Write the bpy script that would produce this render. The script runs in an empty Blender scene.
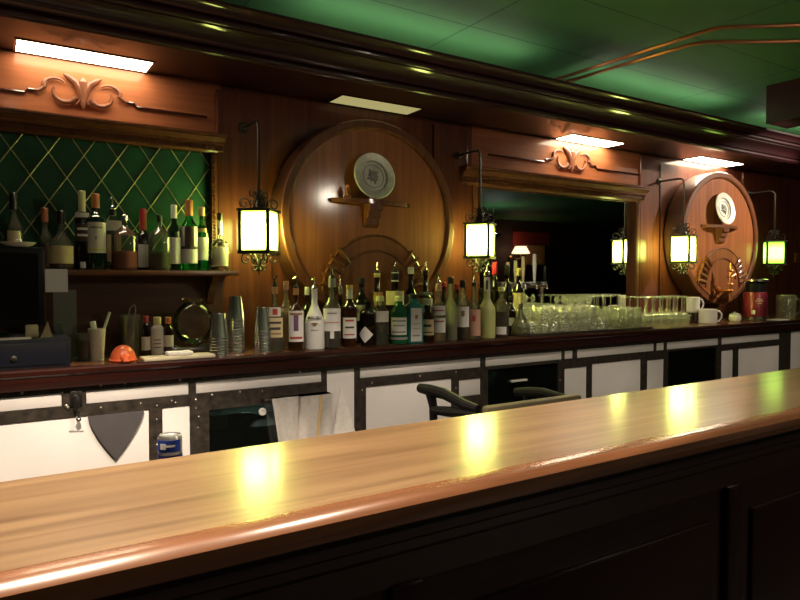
import bpy, bmesh, math, random
from mathutils import Vector, Matrix
random.seed(7)
PI = math.pi
S = bpy.context.scene
C = S.collection

# ---------------------------------------------------------------- camera
EYE = 1.43; YAW = math.radians(32.6); PITCH = math.radians(1.8); FPX = 650.0
cam_d = bpy.data.cameras.new('camera'); cam = bpy.data.objects.new('camera', cam_d); C.objects.link(cam)
cam_d.sensor_width = 36; cam_d.lens = FPX / 800 * 36; cam_d.clip_start = 0.02
cam.location = (0, 0, EYE); cam.rotation_euler = (PI/2 - PITCH, 0, -YAW)
S.camera = cam

# ---------------------------------------------------------------- world and view
w = bpy.data.worlds.new('world'); S.world = w; w.use_nodes = True
w.node_tree.nodes['Background'].inputs[0].default_value = (0.30, 0.28, 0.32, 1)
w.node_tree.nodes['Background'].inputs[1].default_value = 0.02
S.view_settings.view_transform = 'Standard'; S.view_settings.look = 'None'
S.view_settings.gamma = 1; S.view_settings.use_curve_mapping = False
S.view_settings.exposure = 0.0
CANS = [(1.17, 1.6, 175), (2.74, 1.6, 100), (4.6, 1.6, 80), (6.4, 1.6, 50)]   # ceiling downlights over the aisle: x, y, watts
CONE = (0.18, 1.50, 2.62, 360)
ACCENT = (6.45, 1.5, 2.86, 330)                                               # ceiling spot aimed at the far barrel head                                               # cone shaded lamp over the left end of the bar
COVE = [(2.2, 3.15, 2.2), (4.4, 3.15, 2.6), (6.6, 3.15, 2.2)]                       # tubes lying on top of the canopy
PENDANTS = [(3.68, -1.0, 2.52, 80), (0.6, -1.4, 2.52, 5)]  # the second is an added frontal fill, unseen
CEILING_FILLS = [(2.6, -0.9, 26), (5.9, -0.2, 11), (8.5, -3.0, 10)]                                # unseen bowls added to even out the light on the green ceiling
LAN = 34.0        # lantern pane emission
SOF = 24.0       # soffit light emission

# ---------------------------------------------------------------- pixel to room helper
def ray(x, y):
    a = (x-400)/FPX; b = (300-y)/FPX
    cf = math.cos(PITCH)+b*math.sin(PITCH); cz = -math.sin(PITCH)+b*math.cos(PITCH)
    return (math.sin(YAW)*cf+math.cos(YAW)*a, math.cos(YAW)*cf-math.sin(YAW)*a, cz)
def at(x, y, Y):
    d = ray(x, y); t = Y/d[1]; return Vector((d[0]*t, Y, EYE+d[2]*t))
def depth(u, Y): return u*math.sin(YAW)+Y*math.cos(YAW)

# ---------------------------------------------------------------- materials
def nm(name):
    m = bpy.data.materials.new(name); m.use_nodes = True
    nt = m.node_tree; return m, nt, nt.nodes['Principled BSDF']
def setp(b, **k):
    for n, v in k.items():
        b.inputs[n.replace('_', ' ')].default_value = v
def flat(name, col, rough=.5, metal=0, coat=0, spec=.5, noise=0, nscale=20):
    m, nt, b = nm(name)
    setp(b, Base_Color=(*col, 1), Roughness=rough, Metallic=metal, Coat_Weight=coat, Specular_IOR_Level=spec)
    if noise:
        tc = nt.nodes.new('ShaderNodeTexCoord'); n = nt.nodes.new('ShaderNodeTexNoise'); n.inputs['Scale'].default_value = nscale
        n.inputs['Detail'].default_value = 6
        r = nt.nodes.new('ShaderNodeValToRGB'); lo = tuple(c*(1-noise) for c in col); hi = tuple(min(1, c*(1+noise)) for c in col)
        r.color_ramp.elements[0].position = .3; r.color_ramp.elements[1].position = .7
        r.color_ramp.elements[0].color = (*lo, 1); r.color_ramp.elements[1].color = (*hi, 1)
        nt.links.new(tc.outputs['Object'], n.inputs['Vector']); nt.links.new(n.outputs['Fac'], r.inputs['Fac'])
        nt.links.new(r.outputs['Color'], b.inputs['Base Color'])
    return m
def wood(name, dark, light, axis='Z', rough=.3, coat=.3, scale=1.0, coatr=.15, bump=.0, spec=.5):
    m, nt, b = nm(name); N = nt.nodes.new; L = nt.links.new
    tc = N('ShaderNodeTexCoord'); mp = N('ShaderNodeMapping')
    st = {'X': (1.2, 26, 26), 'Y': (26, 1.2, 26), 'Z': (26, 26, 1.2)}[axis]
    mp.inputs['Scale'].default_value = tuple(s*scale for s in st)
    n = N('ShaderNodeTexNoise'); n.inputs['Scale'].default_value = 1.0; n.inputs['Detail'].default_value = 8; n.inputs['Distortion'].default_value = .8
    n2 = N('ShaderNodeTexNoise'); n2.inputs['Scale'].default_value = 1.7; n2.inputs['Detail'].default_value = 3
    mx = N('ShaderNodeMath'); mx.operation = 'MULTIPLY_ADD'; mx.inputs[1].default_value = .7
    ms = N('ShaderNodeMath'); ms.operation = 'MULTIPLY'; ms.inputs[1].default_value = .32
    r = N('ShaderNodeValToRGB'); r.color_ramp.elements[0].position = .32; r.color_ramp.elements[1].position = .70
    r.color_ramp.elements[0].color = (*dark, 1); r.color_ramp.elements[1].color = (*light, 1)
    L(tc.outputs['Object'], mp.inputs['Vector']); L(mp.outputs['Vector'], n.inputs['Vector']); L(tc.outputs['Object'], n2.inputs['Vector'])
    L(n2.outputs['Fac'], ms.inputs[0]); L(n.outputs['Fac'], mx.inputs[0]); L(ms.outputs[0], mx.inputs[2])
    L(mx.outputs[0], r.inputs['Fac']); L(r.outputs['Color'], b.inputs['Base Color'])
    setp(b, Roughness=rough, Coat_Weight=coat, Coat_Roughness=coatr, Specular_IOR_Level=spec)
    if bump:
        bp = N('ShaderNodeBump'); bp.inputs['Strength'].default_value = bump; bp.inputs['Distance'].default_value = .002
        L(n.outputs['Fac'], bp.inputs['Height']); L(bp.outputs['Normal'], b.inputs['Normal'])
    return m
def emit(name, col, s):
    m = bpy.data.materials.new(name); m.use_nodes = True; nt = m.node_tree; nt.nodes.clear()
    e = nt.nodes.new('ShaderNodeEmission'); o = nt.nodes.new('ShaderNodeOutputMaterial')
    e.inputs[0].default_value = (*col, 1); e.inputs[1].default_value = s; nt.links.new(e.outputs[0], o.inputs[0]); return m
def thin_glass(name, tint=(.93, .96, .93), haze=.10, hazecol=(.8, .85, .7), ior=1.5):
    m = bpy.data.materials.new(name); m.use_nodes = True; nt = m.node_tree; nt.nodes.clear(); N = nt.nodes.new; L = nt.links.new
    t = N('ShaderNodeBsdfTransparent'); t.inputs[0].default_value = (*tint, 1)
    g = N('ShaderNodeBsdfGlossy'); g.inputs['Roughness'].default_value = .04; g.inputs['Color'].default_value = (.95, .95, .95, 1)
    f = N('ShaderNodeFresnel'); f.inputs['IOR'].default_value = ior
    d = N('ShaderNodeBsdfDiffuse'); d.inputs[0].default_value = (*hazecol, 1)
    tl = N('ShaderNodeBsdfTranslucent'); tl.inputs[0].default_value = (*hazecol, 1)
    ad = N('ShaderNodeMixShader'); ad.inputs[0].default_value = .5
    L(d.outputs[0], ad.inputs[1]); L(tl.outputs[0], ad.inputs[2])
    m1 = N('ShaderNodeMixShader'); m1.inputs[0].default_value = haze
    m2 = N('ShaderNodeMixShader'); o = N('ShaderNodeOutputMaterial')
    L(t.outputs[0], m1.inputs[1]); L(ad.outputs[0], m1.inputs[2])
    L(f.outputs[0], m2.inputs[0]); L(m1.outputs[0], m2.inputs[1]); L(g.outputs[0], m2.inputs[2]); L(m2.outputs[0], o.inputs[0])
    return m
def glass(name, col, rough=.0, ior=1.45, tw=1.0):
    m, nt, b = nm(name); setp(b, Base_Color=(*col, 1), Roughness=rough, IOR=ior, Transmission_Weight=tw); return m

M = {}
M['panel'] = wood('panel_wood', (.048, .011, .006), (.132, .034, .014), 'Z', .6, .35, coatr=.09, spec=.15)
M['frieze'] = wood('frieze_wood', (.18, .054, .019), (.31, .103, .040), 'X', .6, .3, coatr=.1, spec=.15)
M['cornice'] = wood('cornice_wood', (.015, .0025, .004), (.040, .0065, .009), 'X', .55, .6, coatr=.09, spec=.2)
M['carve'] = wood('carved_wood', (.075, .022, .009), (.15, .048, .019), 'Z', .55, .3, coatr=.1, spec=.2)
M['barrel'] = wood('barrel_wood', (.19, .054, .016), (.36, .118, .036), 'Z', .55, .4, .8, coatr=.12, spec=.2)
M['hoop'] = wood('barrel_rim_wood', (.10, .030, .011), (.19, .064, .022), 'Z', .5, .5, coatr=.1, spec=.2)
M['stave'] = wood('barrel_side_wood', (.05, .019, .009), (.09, .034, .014), 'Y', .4, .2)
M['door_arch'] = wood('barrel_door_wood', (.16, .05, .014), (.27, .095, .028), 'Z', .5, .4, coatr=.1, spec=.2)
M['bartop'] = wood('bar_top_wood', (.092, .047, .021), (.240, .148, .074), 'X', .34, .6, 1.0, coatr=.15, bump=.12)
M['barnose'] = wood('bar_nosing_wood', (.09, .034, .015), (.24, .10, .045), 'X', .25, .4)
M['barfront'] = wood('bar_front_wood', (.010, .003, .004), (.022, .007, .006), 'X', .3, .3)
M['countertop'] = wood('back_counter_wood', (.13, .055, .024), (.25, .115, .048), 'X', .25, .35)
M['nosing'] = wood('back_counter_edge_wood', (.022, .006, .005), (.055, .015, .010), 'X', .25, .4)
M['recess'] = wood('recess_wood', (.05, .017, .009), (.10, .035, .016), 'X', .4, .2)
M['shelfwood'] = wood('shelf_wood', (.08, .026, .012), (.16, .056, .024), 'X', .25, .4)
M['cabframe'] = flat('cabinet_frame_metal', (.050, .040, .032), .45, .35, noise=.55, nscale=30)
M['cabpanel'] = flat('cabinet_white_panel', (.74, .70, .68), .45, noise=.04, nscale=5)
M['cabbody'] = flat('cabinet_body', (.03, .026, .024), .6)
M['cabglass'] = thin_glass('cooler_door_glass', (.35, .38, .36), .03, (.2, .25, .22))
M['cooler_in'] = flat('cooler_interior', (.10, .13, .12), .6)
M['rivet'] = flat('rivet_steel', (.75, .68, .58), .3, 1)
M['steel'] = flat('steel', (.62, .60, .56), .25, 1)
M['darksteel'] = flat('dark_steel', (.10, .095, .09), .3, .9)
M['iron'] = flat('wrought_iron', (.055, .047, .036), .42, .75)
M['pewter'] = flat('pewter', (.68, .68, .58), .42, .15, noise=.15, nscale=40)
M['pewter2'] = flat('pewter_relief', (.42, .42, .36), .45, .15)
M['copper'] = flat('copper', (.55, .22, .10), .3, .9)
M['brass'] = flat('brass', (.66, .46, .18), .28, 1)
M['lead'] = flat('lattice_came', (.55, .53, .28), .4, .3)
M['greenpane'] = flat('green_pane', (.003, .062, .023), .45, 0, 0, .4, noise=.35, nscale=9)
M['mirror'] = flat('mirror_silver', (.80, .82, .80), .015, 1)
M['floor'] = flat('floor_dark_tile', (.03, .022, .02), .5, noise=.3, nscale=6)
M['wall_dark'] = flat('dark_wall_paint', (.03, .014, .012), .6, noise=.2, nscale=3)
M['red_glow'] = flat('red_glow_paint', (.22, .025, .02), .6)
M['black'] = flat('black_plastic', (.006, .006, .008), .4, 0, 0, .25)
M['blackrub'] = flat('black_vinyl', (.006, .005, .006), .5, 0, 0, .15)
M['screen'] = flat('monitor_screen', (.003, .003, .005), .25, 0, 0, .25)
M['navy'] = flat('cash_drawer_paint', (.014, .016, .028), .4)
M['white'] = flat('white_ceramic', (.80, .77, .68), .3)
M['paper'] = flat('white_paper', (.94, .91, .88), .7)
M['label'] = flat('cream_label', (.72, .68, .58), .6, noise=.06)
M['labelw'] = flat('white_label', (.80, .77, .74), .6)
M['labely'] = flat('yellowed_label', (.66, .54, .30), .6)
M['labelo'] = flat('orange_label', (.62, .33, .13), .6)
M['labelp'] = flat('salmon_label', (.58, .32, .22), .6)
M['labelg'] = flat('grey_label', (.32, .31, .29), .5)
M['labeld'] = flat('dark_label', (.06, .03, .025), .6)
M['yellow'] = flat('yellow_green_stripe', (.62, .66, .10), .5)
M['ink'] = flat('dark_ink', (.05, .04, .04), .6)
M['inkred'] = flat('red_ink', (.45, .06, .05), .6)
M['inkviolet'] = flat('violet_ink', (.18, .08, .17), .6)
M['inkbrown'] = flat('brown_ink', (.30, .18, .07), .6)
M['redcap'] = flat('red_capsule', (.55, .03, .05), .35)
M['blackcap'] = flat('black_cap', (.012, .011, .011), .3)
M['whitecap'] = flat('white_cap', (.75, .73, .66), .4)
M['yellowcap'] = flat('pale_yellow_cap', (.72, .70, .36), .4)
M['orangecap'] = flat('copper_orange_cap', (.50, .17, .06), .35)
M['cork'] = flat('cork', (.50, .34, .17), .7)
M['gold'] = flat('gold_foil', (.70, .55, .22), .35, .6)
M['g_dark'] = flat('dark_bottle_glass', (.010, .006, .004), .05, 0, .5)
M['g_brown'] = flat('brown_bottle_glass', (.030, .011, .004), .06, 0, .5)
M['g_dgreen'] = flat('deep_green_bottle_glass', (.008, .028, .010), .06, 0, .5)
M['g_green'] = glass('green_bottle_glass', (.05, .48, .16), .02)
M['g_mgreen'] = flat('bottle_green_glass', (.012, .11, .045), .06, 0, .5)
M['g_teal'] = flat('teal_bottle_glass', (.03, .22, .20), .06, 0, .5)
M['g_clear'] = thin_glass('clear_bottle_glass', (.84, .86, .80), .13, (.66, .64, .50), 1.6)
M['g_frost'] = flat('frosted_bottle_glass', (.50, .51, .20), .32)
M['g_frostc'] = thin_glass('frosted_clear_bottle_glass', (.75, .8, .65), .45, (.70, .72, .50))
M['g_pink'] = thin_glass('pinkish_bottle_glass', (.80, .72, .60), .30, (.66, .55, .42))
M['milkwhite'] = flat('milk_white_bottle', (.80, .78, .74), .28)
def cut_glass(name, fac, haze, bumps, scale):
    m = bpy.data.materials.new(name); m.use_nodes = True; nt = m.node_tree; nt.nodes.clear(); N = nt.nodes.new; L = nt.links.new
    tc = N('ShaderNodeTexCoord'); v = N('ShaderNodeTexVoronoi'); v.inputs['Scale'].default_value = scale; L(tc.outputs['Object'], v.inputs['Vector'])
    bp = N('ShaderNodeBump'); bp.inputs['Strength'].default_value = bumps; bp.inputs['Distance'].default_value = .006; L(v.outputs['Distance'], bp.inputs['Height'])
    t = N('ShaderNodeBsdfTransparent'); t.inputs[0].default_value = (.95, .96, .88, 1)
    g = N('ShaderNodeBsdfGlossy'); g.inputs['Roughness'].default_value = .16; g.inputs['Color'].default_value = (1, 1, .94, 1); L(bp.outputs[0], g.inputs['Normal'])
    d = N('ShaderNodeBsdfDiffuse'); d.inputs[0].default_value = (1, 1, .80, 1); L(bp.outputs[0], d.inputs['Normal'])  # pale yellow diffuse put in to imitate lamp light caught by the glass
    tl = N('ShaderNodeBsdfTranslucent'); tl.inputs[0].default_value = (1, 1, .80, 1)
    ad = N('ShaderNodeMixShader'); ad.inputs[0].default_value = .5; L(d.outputs[0], ad.inputs[1]); L(tl.outputs[0], ad.inputs[2])
    m1 = N('ShaderNodeMixShader'); m1.inputs[0].default_value = haze; L(t.outputs[0], m1.inputs[1]); L(ad.outputs[0], m1.inputs[2])
    m2 = N('ShaderNodeMixShader'); m2.inputs[0].default_value = fac; o = N('ShaderNodeOutputMaterial')
    L(m1.outputs[0], m2.inputs[1]); L(g.outputs[0], m2.inputs[2]); L(m2.outputs[0], o.inputs[0]); return m
M['rocks'] = cut_glass('cut_drinking_glass', .34, .24, .9, 75)
M['tumbler'] = cut_glass('tumbler_glass', .22, .14, .5, 40)
M['stemglass'] = thin_glass('stem_glass', (.97, .975, .96), .006, (.95, .95, .8), 1.3)
M['crystal'] = glass('cut_crystal', (.99, 1.0, .94), .0, 1.5)
M['cupglass'] = thin_glass('clear_plastic_cup', (.74, .75, .70), .28, (.55, .54, .47), 1.6)
M['cupstack'] = flat('silvery_plastic_cup', (.50, .48, .43), .17, .92)
M['liq_pink'] = flat('pink_liquid', (.78, .20, .17), .25)
M['liq_green'] = flat('olive_green_liquid', (.22, .26, .07), .25)
M['liq_clear'] = thin_glass('clear_spirit', (.70, .72, .66), .05, (.5, .5, .45))
M['liq_amber'] = flat('amber_liquid', (.12, .045, .018), .2)
M['orange'] = flat('orange_plastic', (.80, .15, .05), .3, noise=.05)
M['board'] = flat('cutting_board', (.66, .58, .40), .55)
M['towel'] = flat('white_towel', (.90, .84, .80), .9, noise=.06, nscale=50)
M['towelstripe'] = flat('gold_towel_stripe', (.62, .42, .17), .9)
M['shield'] = flat('grey_shield_metal', (.075, .068, .072), .55, noise=.08)
M['thermos'] = flat('red_thermos_paint', (.27, .025, .045), .3, .2, .3)
M['grey'] = flat('grey_acrylic', (.16, .16, .15), .3)
M['greenplastic'] = flat('green_plastic', (.06, .16, .07), .5)
M['tan'] = flat('tan_vinyl', (.075, .060, .024), .6)
M['blue'] = flat('blue_print', (.03, .07, .42), .35)
M['navyblue'] = flat('dark_blue_print', (.03, .03, .16), .35)
M['can'] = flat('can_aluminium', (.66, .65, .63), .3, .9)
def lantern_glass(name, edge, mid, se, sm):
    # amber-green glass with the bulb glowing through its middle
    m = bpy.data.materials.new(name); m.use_nodes = True; nt = m.node_tree; nt.nodes.clear(); N = nt.nodes.new; L = nt.links.new
    tc = N('ShaderNodeTexCoord'); sp = N('ShaderNodeSeparateXYZ'); L(tc.outputs['Generated'], sp.inputs[0])
    a = N('ShaderNodeMath'); a.operation = 'SUBTRACT'; a.inputs[1].default_value = .5; L(sp.outputs['Z'], a.inputs[0])
    b = N('ShaderNodeMath'); b.operation = 'ABSOLUTE'; L(a.outputs[0], b.inputs[0])
    r = N('ShaderNodeMapRange'); r.inputs['From Min'].default_value = .2; r.inputs['From Max'].default_value = .5; L(b.outputs[0], r.inputs['Value'])
    c = N('ShaderNodeMix'); c.data_type = 'RGBA'; c.inputs['A'].default_value = (*mid, 1); c.inputs['B'].default_value = (*edge, 1); L(r.outputs[0], c.inputs['Factor'])
    k = N('ShaderNodeMapRange'); k.inputs['To Min'].default_value = sm; k.inputs['To Max'].default_value = se; L(r.outputs[0], k.inputs['Value'])
    e = N('ShaderNodeEmission'); o = N('ShaderNodeOutputMaterial'); L(c.outputs['Result'], e.inputs[0]); L(k.outputs[0], e.inputs[1]); L(e.outputs[0], o.inputs[0]); return m
M['lan_y'] = lantern_glass('lantern_pane_lit', (.75, 1.0, .07), (.95, 1.0, .24), 5, LAN*1.35)
M['lan_g'] = lantern_glass('lantern_pane_lit_green', (.35, 1.0, .04), (.60, 1.0, .14), 1.6, 6)
M['sof'] = emit('soffit_lens_lit', (1.0, .83, .58), SOF)
M['sofhot'] = emit('soffit_lens_bright', (1.0, .86, .62), SOF*1.7)
M['sofdim'] = emit('soffit_lens_dim', (.75, .64, .26), .55)
M['bulb'] = emit('bulb_lit', (1, .82, .6), 12)
M['shade'] = emit('lamp_shade_lit', (1.0, .55, .32), 3.2)
M['canlens'] = emit('can_light_lens', (1, .84, .64), 6)

def ceiling_mat():
    m, nt, b = nm('green_ceiling'); N = nt.nodes.new; L = nt.links.new
    tc = N('ShaderNodeTexCoord'); br = N('ShaderNodeTexBrick')
    br.offset = 0; br.inputs['Scale'].default_value = 1
    br.inputs['Color1'].default_value = (.045, .150, .056, 1); br.inputs['Color2'].default_value = (.044, .145, .054, 1)
    br.inputs['Mortar'].default_value = (.012, .07, .03, 1)
    br.inputs['Mortar Size'].default_value = .006; br.inputs['Brick Width'].default_value = 1.2; br.inputs['Row Height'].default_value = .6
    L(tc.outputs['Object'], br.inputs['Vector']); L(br.outputs['Color'], b.inputs['Base Color'])
    setp(b, Roughness=.7, Specular_IOR_Level=.2); return m
M['ceiling'] = ceiling_mat()

# ---------------------------------------------------------------- mesh helpers
def bmn(): return bmesh.new()
def box(bm, x0, x1, y0, y1, z0, z1, bev=0):
    t = bmesh.new() if bev else bm
    vs = [t.verts.new(p) for p in ((x0,y0,z0),(x1,y0,z0),(x1,y1,z0),(x0,y1,z0),(x0,y0,z1),(x1,y0,z1),(x1,y1,z1),(x0,y1,z1))]
    for f in ((3,2,1,0),(4,5,6,7),(0,1,5,4),(1,2,6,5),(2,3,7,6),(3,0,4,7)): t.faces.new([vs[i] for i in f])
    if bev:
        bmesh.ops.bevel(t, geom=t.edges[:], offset=bev, segments=2, affect='EDGES', profile=.5)
        merge(bm, t)
    return bm
def merge(bm, t, mat=None):
    vm = {}
    for v in t.verts: vm[v] = bm.verts.new(mat @ v.co if mat else v.co)
    for f in t.faces:
        try: bm.faces.new([vm[v] for v in f.verts])
        except ValueError: pass
    t.free()
def lathe(bm, prof, seg=24, cx=0, cy=0, sq=0, rot=0, axis='Z', off=(0,0,0), caps=True):
    rings = []
    for (r, z) in prof:
        ring = []
        for i in range(seg):
            a = 2*PI*i/seg
            k = 1.0
            if sq: k = (abs(math.cos(a))**sq+abs(math.sin(a))**sq)**(-1/sq)
            p = (r*k*math.cos(a+rot)+cx, r*k*math.sin(a+rot)+cy, z)
            if axis == 'Y': p = (p[0], z, p[1])          # axis along y
            if axis == 'X': p = (z, p[0], p[1])
            ring.append(bm.verts.new((p[0]+off[0], p[1]+off[1], p[2]+off[2])))
        rings.append(ring)
    for a, b in zip(rings, rings[1:]):
        for i in range(seg):
            j = (i+1) % seg; bm.faces.new((a[i], a[j], b[j], b[i]))
    if caps and prof[0][0] > 1e-5: bm.faces.new(rings[0][::-1])
    if caps and prof[-1][0] > 1e-5: bm.faces.new(rings[-1])
    return bm
def tube(bm, pts, r, seg=8, flat_y=1.0, caps=True):
    pts = [Vector(p) for p in pts]; n = len(pts)
    rs = r if isinstance(r, (list, tuple)) else [r]*n
    rings = []; up = Vector((0, 0, 1)); prev = None
    for i, p in enumerate(pts):
        t = (pts[min(i+1, n-1)]-pts[max(i-1, 0)]).normalized()
        if prev is None:
            a = up if abs(t.dot(up)) < .9 else Vector((0, 1, 0))
            u = t.cross(a).normalized()
        else:
            u = (prev - t*prev.dot(t)).normalized()
        prev = u; v = t.cross(u)
        ring = []
        for k in range(seg):
            an = 2*PI*k/seg; d = u*math.cos(an)+v*math.sin(an); d.y *= flat_y
            ring.append(bm.verts.new(p+d*rs[i]))
        rings.append(ring)
    for a, b in zip(rings, rings[1:]):
        for i in range(seg):
            j = (i+1) % seg; bm.faces.new((a[i], a[j], b[j], b[i]))
    if caps: bm.faces.new(rings[0][::-1]); bm.faces.new(rings[-1])
    return bm
def prism(bm, poly, a0, a1, axis='Y'):
    # poly points in the plane perpendicular to axis, extruded from a0 to a1
    def P(p, a):
        return {'Y': (p[0], a, p[1]), 'X': (a, p[0], p[1]), 'Z': (p[0], p[1], a)}[axis]
    A = [bm.verts.new(P(p, a0)) for p in poly]; B = [bm.verts.new(P(p, a1)) for p in poly]; n = len(poly)
    for i in range(n): bm.faces.new((A[i], A[(i+1) % n], B[(i+1) % n], B[i]))
    bm.faces.new(A[::-1]); bm.faces.new(B); return bm
def sphere(bm, c, r, sx=1, sy=1, sz=1, seg=14, ring=8):
    prof = [(r*math.sin(PI*i/ring), -r*math.cos(PI*i/ring)) for i in range(ring+1)]
    prof[0] = (1e-4, -r); prof[-1] = (1e-4, r)
    t = bmesh.new(); lathe(t, prof, seg)
    merge(bm, t, Matrix.Translation(c) @ Matrix.Diagonal((sx, sy, sz, 1)))
    return bm
def build(name, bm, mat, smooth=28):
    bmesh.ops.recalc_face_normals(bm, faces=bm.faces[:])
    me = bpy.data.meshes.new(name); bm.to_mesh(me); bm.free()
    me.materials.append(M[mat] if isinstance(mat, str) else mat)
    if smooth:
        me.shade_smooth()
        me.set_sharp_from_angle(angle=math.radians(smooth))
    o = bpy.data.objects.new(name, me); C.objects.link(o); return o
def tag(o, label, cat, group=None):
    o['label'] = label; o['category'] = cat
    if group: o['group'] = group
    return o
def thing(name, label, cat, loc=(0,0,0), rz=0, group=None):
    o = bpy.data.objects.new(name, None); C.objects.link(o); o.empty_display_size = .05
    o.location = loc; o.rotation_euler = (0, 0, rz); return tag(o, label, cat, group)
def part(name, bm, mat, parent, world=False, smooth=28, label=None):
    o = build(name, bm, mat, smooth); o.parent = parent
    if world:
        p = parent; T = Vector(p.location)
        while p.parent: p = p.parent; T = T + Vector(p.location)
        o.location = -T
    if label: o['label'] = label
    return o
def struct(name, bm, mat, smooth=0):
    o = build(name, bm, mat, smooth); o['kind'] = 'structure'; return o
def single(name, bm, mat, label, cat, loc=None, group=None, smooth=28):
    o = build(name, bm, mat, smooth)
    if loc is not None: o.location = loc
    return tag(o, label, cat, group)
def dup(o, loc=None, label=None, parent=None, rz=None):
    c = o.copy(); C.objects.link(c)
    if parent: c.parent = parent
    if loc is not None: c.location = loc
    if rz is not None: c.rotation_euler = (0, 0, rz)
    if label: c['label'] = label
    for ch in list(o.children): dup(ch, parent=c)
    return c
def text_bm(s, size, cyl_r=None, ang=0, z=0, extrude=.0006):
    # lettering as mesh in the xz plane facing -y, optionally bent round a cylinder of radius cyl_r
    cu = bpy.data.curves.new('lettering', 'FONT'); cu.body = s; cu.size = size; cu.align_x = 'CENTER'; cu.align_y = 'CENTER'
    cu.extrude = extrude; cu.offset = size*.02; ob = bpy.data.objects.new('lettering', cu); C.objects.link(ob)
    dg = bpy.context.evaluated_depsgraph_get(); me = bpy.data.meshes.new_from_object(ob.evaluated_get(dg))
    bm = bmesh.new(); bm.from_mesh(me)
    bpy.data.objects.remove(ob); bpy.data.curves.remove(cu); bpy.data.meshes.remove(me)
    if cyl_r: bmesh.ops.subdivide_edges(bm, edges=[e for e in bm.edges if e.calc_length() > cyl_r*.35], cuts=1)
    for v in bm.verts:
        x, y, h = v.co.x, v.co.y, v.co.z
        if cyl_r:
            a = ang + x/cyl_r; r = cyl_r + h + extrude
            v.co = (r*math.cos(a), r*math.sin(a), z+y)
        else: v.co = (x, -h, y+z)
    return bm

# ================================================================ ROOM
X0, X1, Y0, YW, ZC = -3.0, 17.0, -5.2, 3.46, 2.90
struct('floor', box(bmn(), X0, X1, Y0, YW+.3, -.1, 0), 'floor')
struct('ceiling', box(bmn(), X0, X1, Y0, YW+.3, ZC, ZC+.1), 'ceiling')
struct('wall_back', box(bmn(), X0, X1, YW, YW+.2, 0, ZC), 'recess')
struct('wall_left', box(bmn(), X0-.15, X0, Y0, YW+.2, 0, ZC), 'wall_dark')
struct('wall_right', box(bmn(), X1, X1+.15, Y0, YW+.2, 0, ZC), 'wall_dark')
struct('wall_front', box(bmn(), X0, X1, Y0-.15, Y0, 0, ZC), 'wall_dark')
bm = bmn(); box(bm, 11.0, 12.25, Y0, Y0+.03, 2.28, 2.62); struct('trim_1', bm, 'red_glow')  # red patch painting the wall lamp's glow onto the dark far wall

CZ = 1.085            # back counter height
SOZ = 2.45            # soffit height
LATU = (-.185, 1.005)   # lattice bay
MIRU = (2.80, 4.413)  # mirror bay
PY = 3.40             # face of the panelling
bm = bmn()
box(bm, -1.6, LATU[0]-.06, PY, YW, CZ, SOZ)
box(bm, LATU[1]+.055, MIRU[0]-.06, PY, YW, CZ, SOZ)
box(bm, MIRU[1]+.06, 9.0, PY, YW, CZ, SOZ)
for a, b in ((1.035, 1.33), (2.42, 2.69), (4.46, 4.72), (5.93, 6.25)):      # flat pilasters
    box(bm, a, b, PY-.018, PY+.001, CZ, 2.42, .004)
struct('trim_2', bm, 'panel')
bm = bmn()
for a, b in ((LATU[0]-.06, LATU[1]+.055), (MIRU[0]-.06, MIRU[1]+.06)):
    box(bm, a, b, PY, YW, 2.10, SOZ)
struct('trim_3', bm, 'frieze')

# canopy over the back bar
cp = thing('canopy', 'dark polished wood canopy with moulded cornice over the whole back bar', 'canopy', (3.5, 3.0, SOZ))
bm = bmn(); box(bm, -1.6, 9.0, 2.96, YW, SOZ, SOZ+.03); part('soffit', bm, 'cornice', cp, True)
bm = bmn()
def arc(cy, cz, r, a0, a1, n=7): return [(cy+r*math.cos(math.radians(a0+(a1-a0)*i/n)), cz+r*math.sin(math.radians(a0+(a1-a0)*i/n))) for i in range(n+1)]
prof = [(3.05, SOZ+.001), (2.985, SOZ+.001), (2.985, SOZ-.010), (2.955, SOZ-.010)]
prof += arc(2.953, SOZ+.010, .016, 270, 90)                           # lower bead
prof += [(2.938, SOZ+.030), (2.928, SOZ+.052), (2.910, SOZ+.072), (2.880, SOZ+.088), (2.872, SOZ+.092), (2.872, SOZ+.098)]   # cove
prof += arc(2.866, SOZ+.112, .015, 270, 90)                           # upper bead
prof += [(2.846, SOZ+.130), (2.838, SOZ+.146), (2.822, SOZ+.158), (2.803, SOZ+.164), (2.803, SOZ+.178), (3.05, SOZ+.178)]
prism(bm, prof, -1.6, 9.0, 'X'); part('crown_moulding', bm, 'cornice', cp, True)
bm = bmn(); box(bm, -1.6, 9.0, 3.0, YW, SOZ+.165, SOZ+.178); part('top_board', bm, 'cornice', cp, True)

# beam beyond the second barrel
single('ceiling_beam', box(bmn(), 5.03, 5.33, Y0, 2.70, 2.615, ZC), 'cornice', 'dark ceiling beam running out from the cornice at far right', 'beam', smooth=0)

# copper pipes on the ceiling
def pipe(pts, label):
    P = [Vector(p) for p in pts]
    bm = bmn(); tube(bm, P, .011, 8); single('copper_pipe', bm, 'copper', label, 'pipe', group='copper pipes under the ceiling')
pipe([(3.376, 3.46, 2.86), (3.376, 3.245, 2.82), (3.425, 2.15, 2.82), (3.46, 2.09, 2.82), (3.85, 1.80, 2.82), (4.4, 1.42, 2.82), (5.03, 1.0, 2.82)], 'left of the two copper pipes bending across the green ceiling')
pipe([(3.474, 3.46, 2.86), (3.474, 3.264, 2.82), (3.545, 2.35, 2.82), (3.585, 2.28, 2.82), (3.924, 2.05, 2.82), (4.5, 1.66, 2.82), (5.03, 1.30, 2.82)], 'right, lower looking of the two copper pipes crossing the green ceiling')

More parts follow.
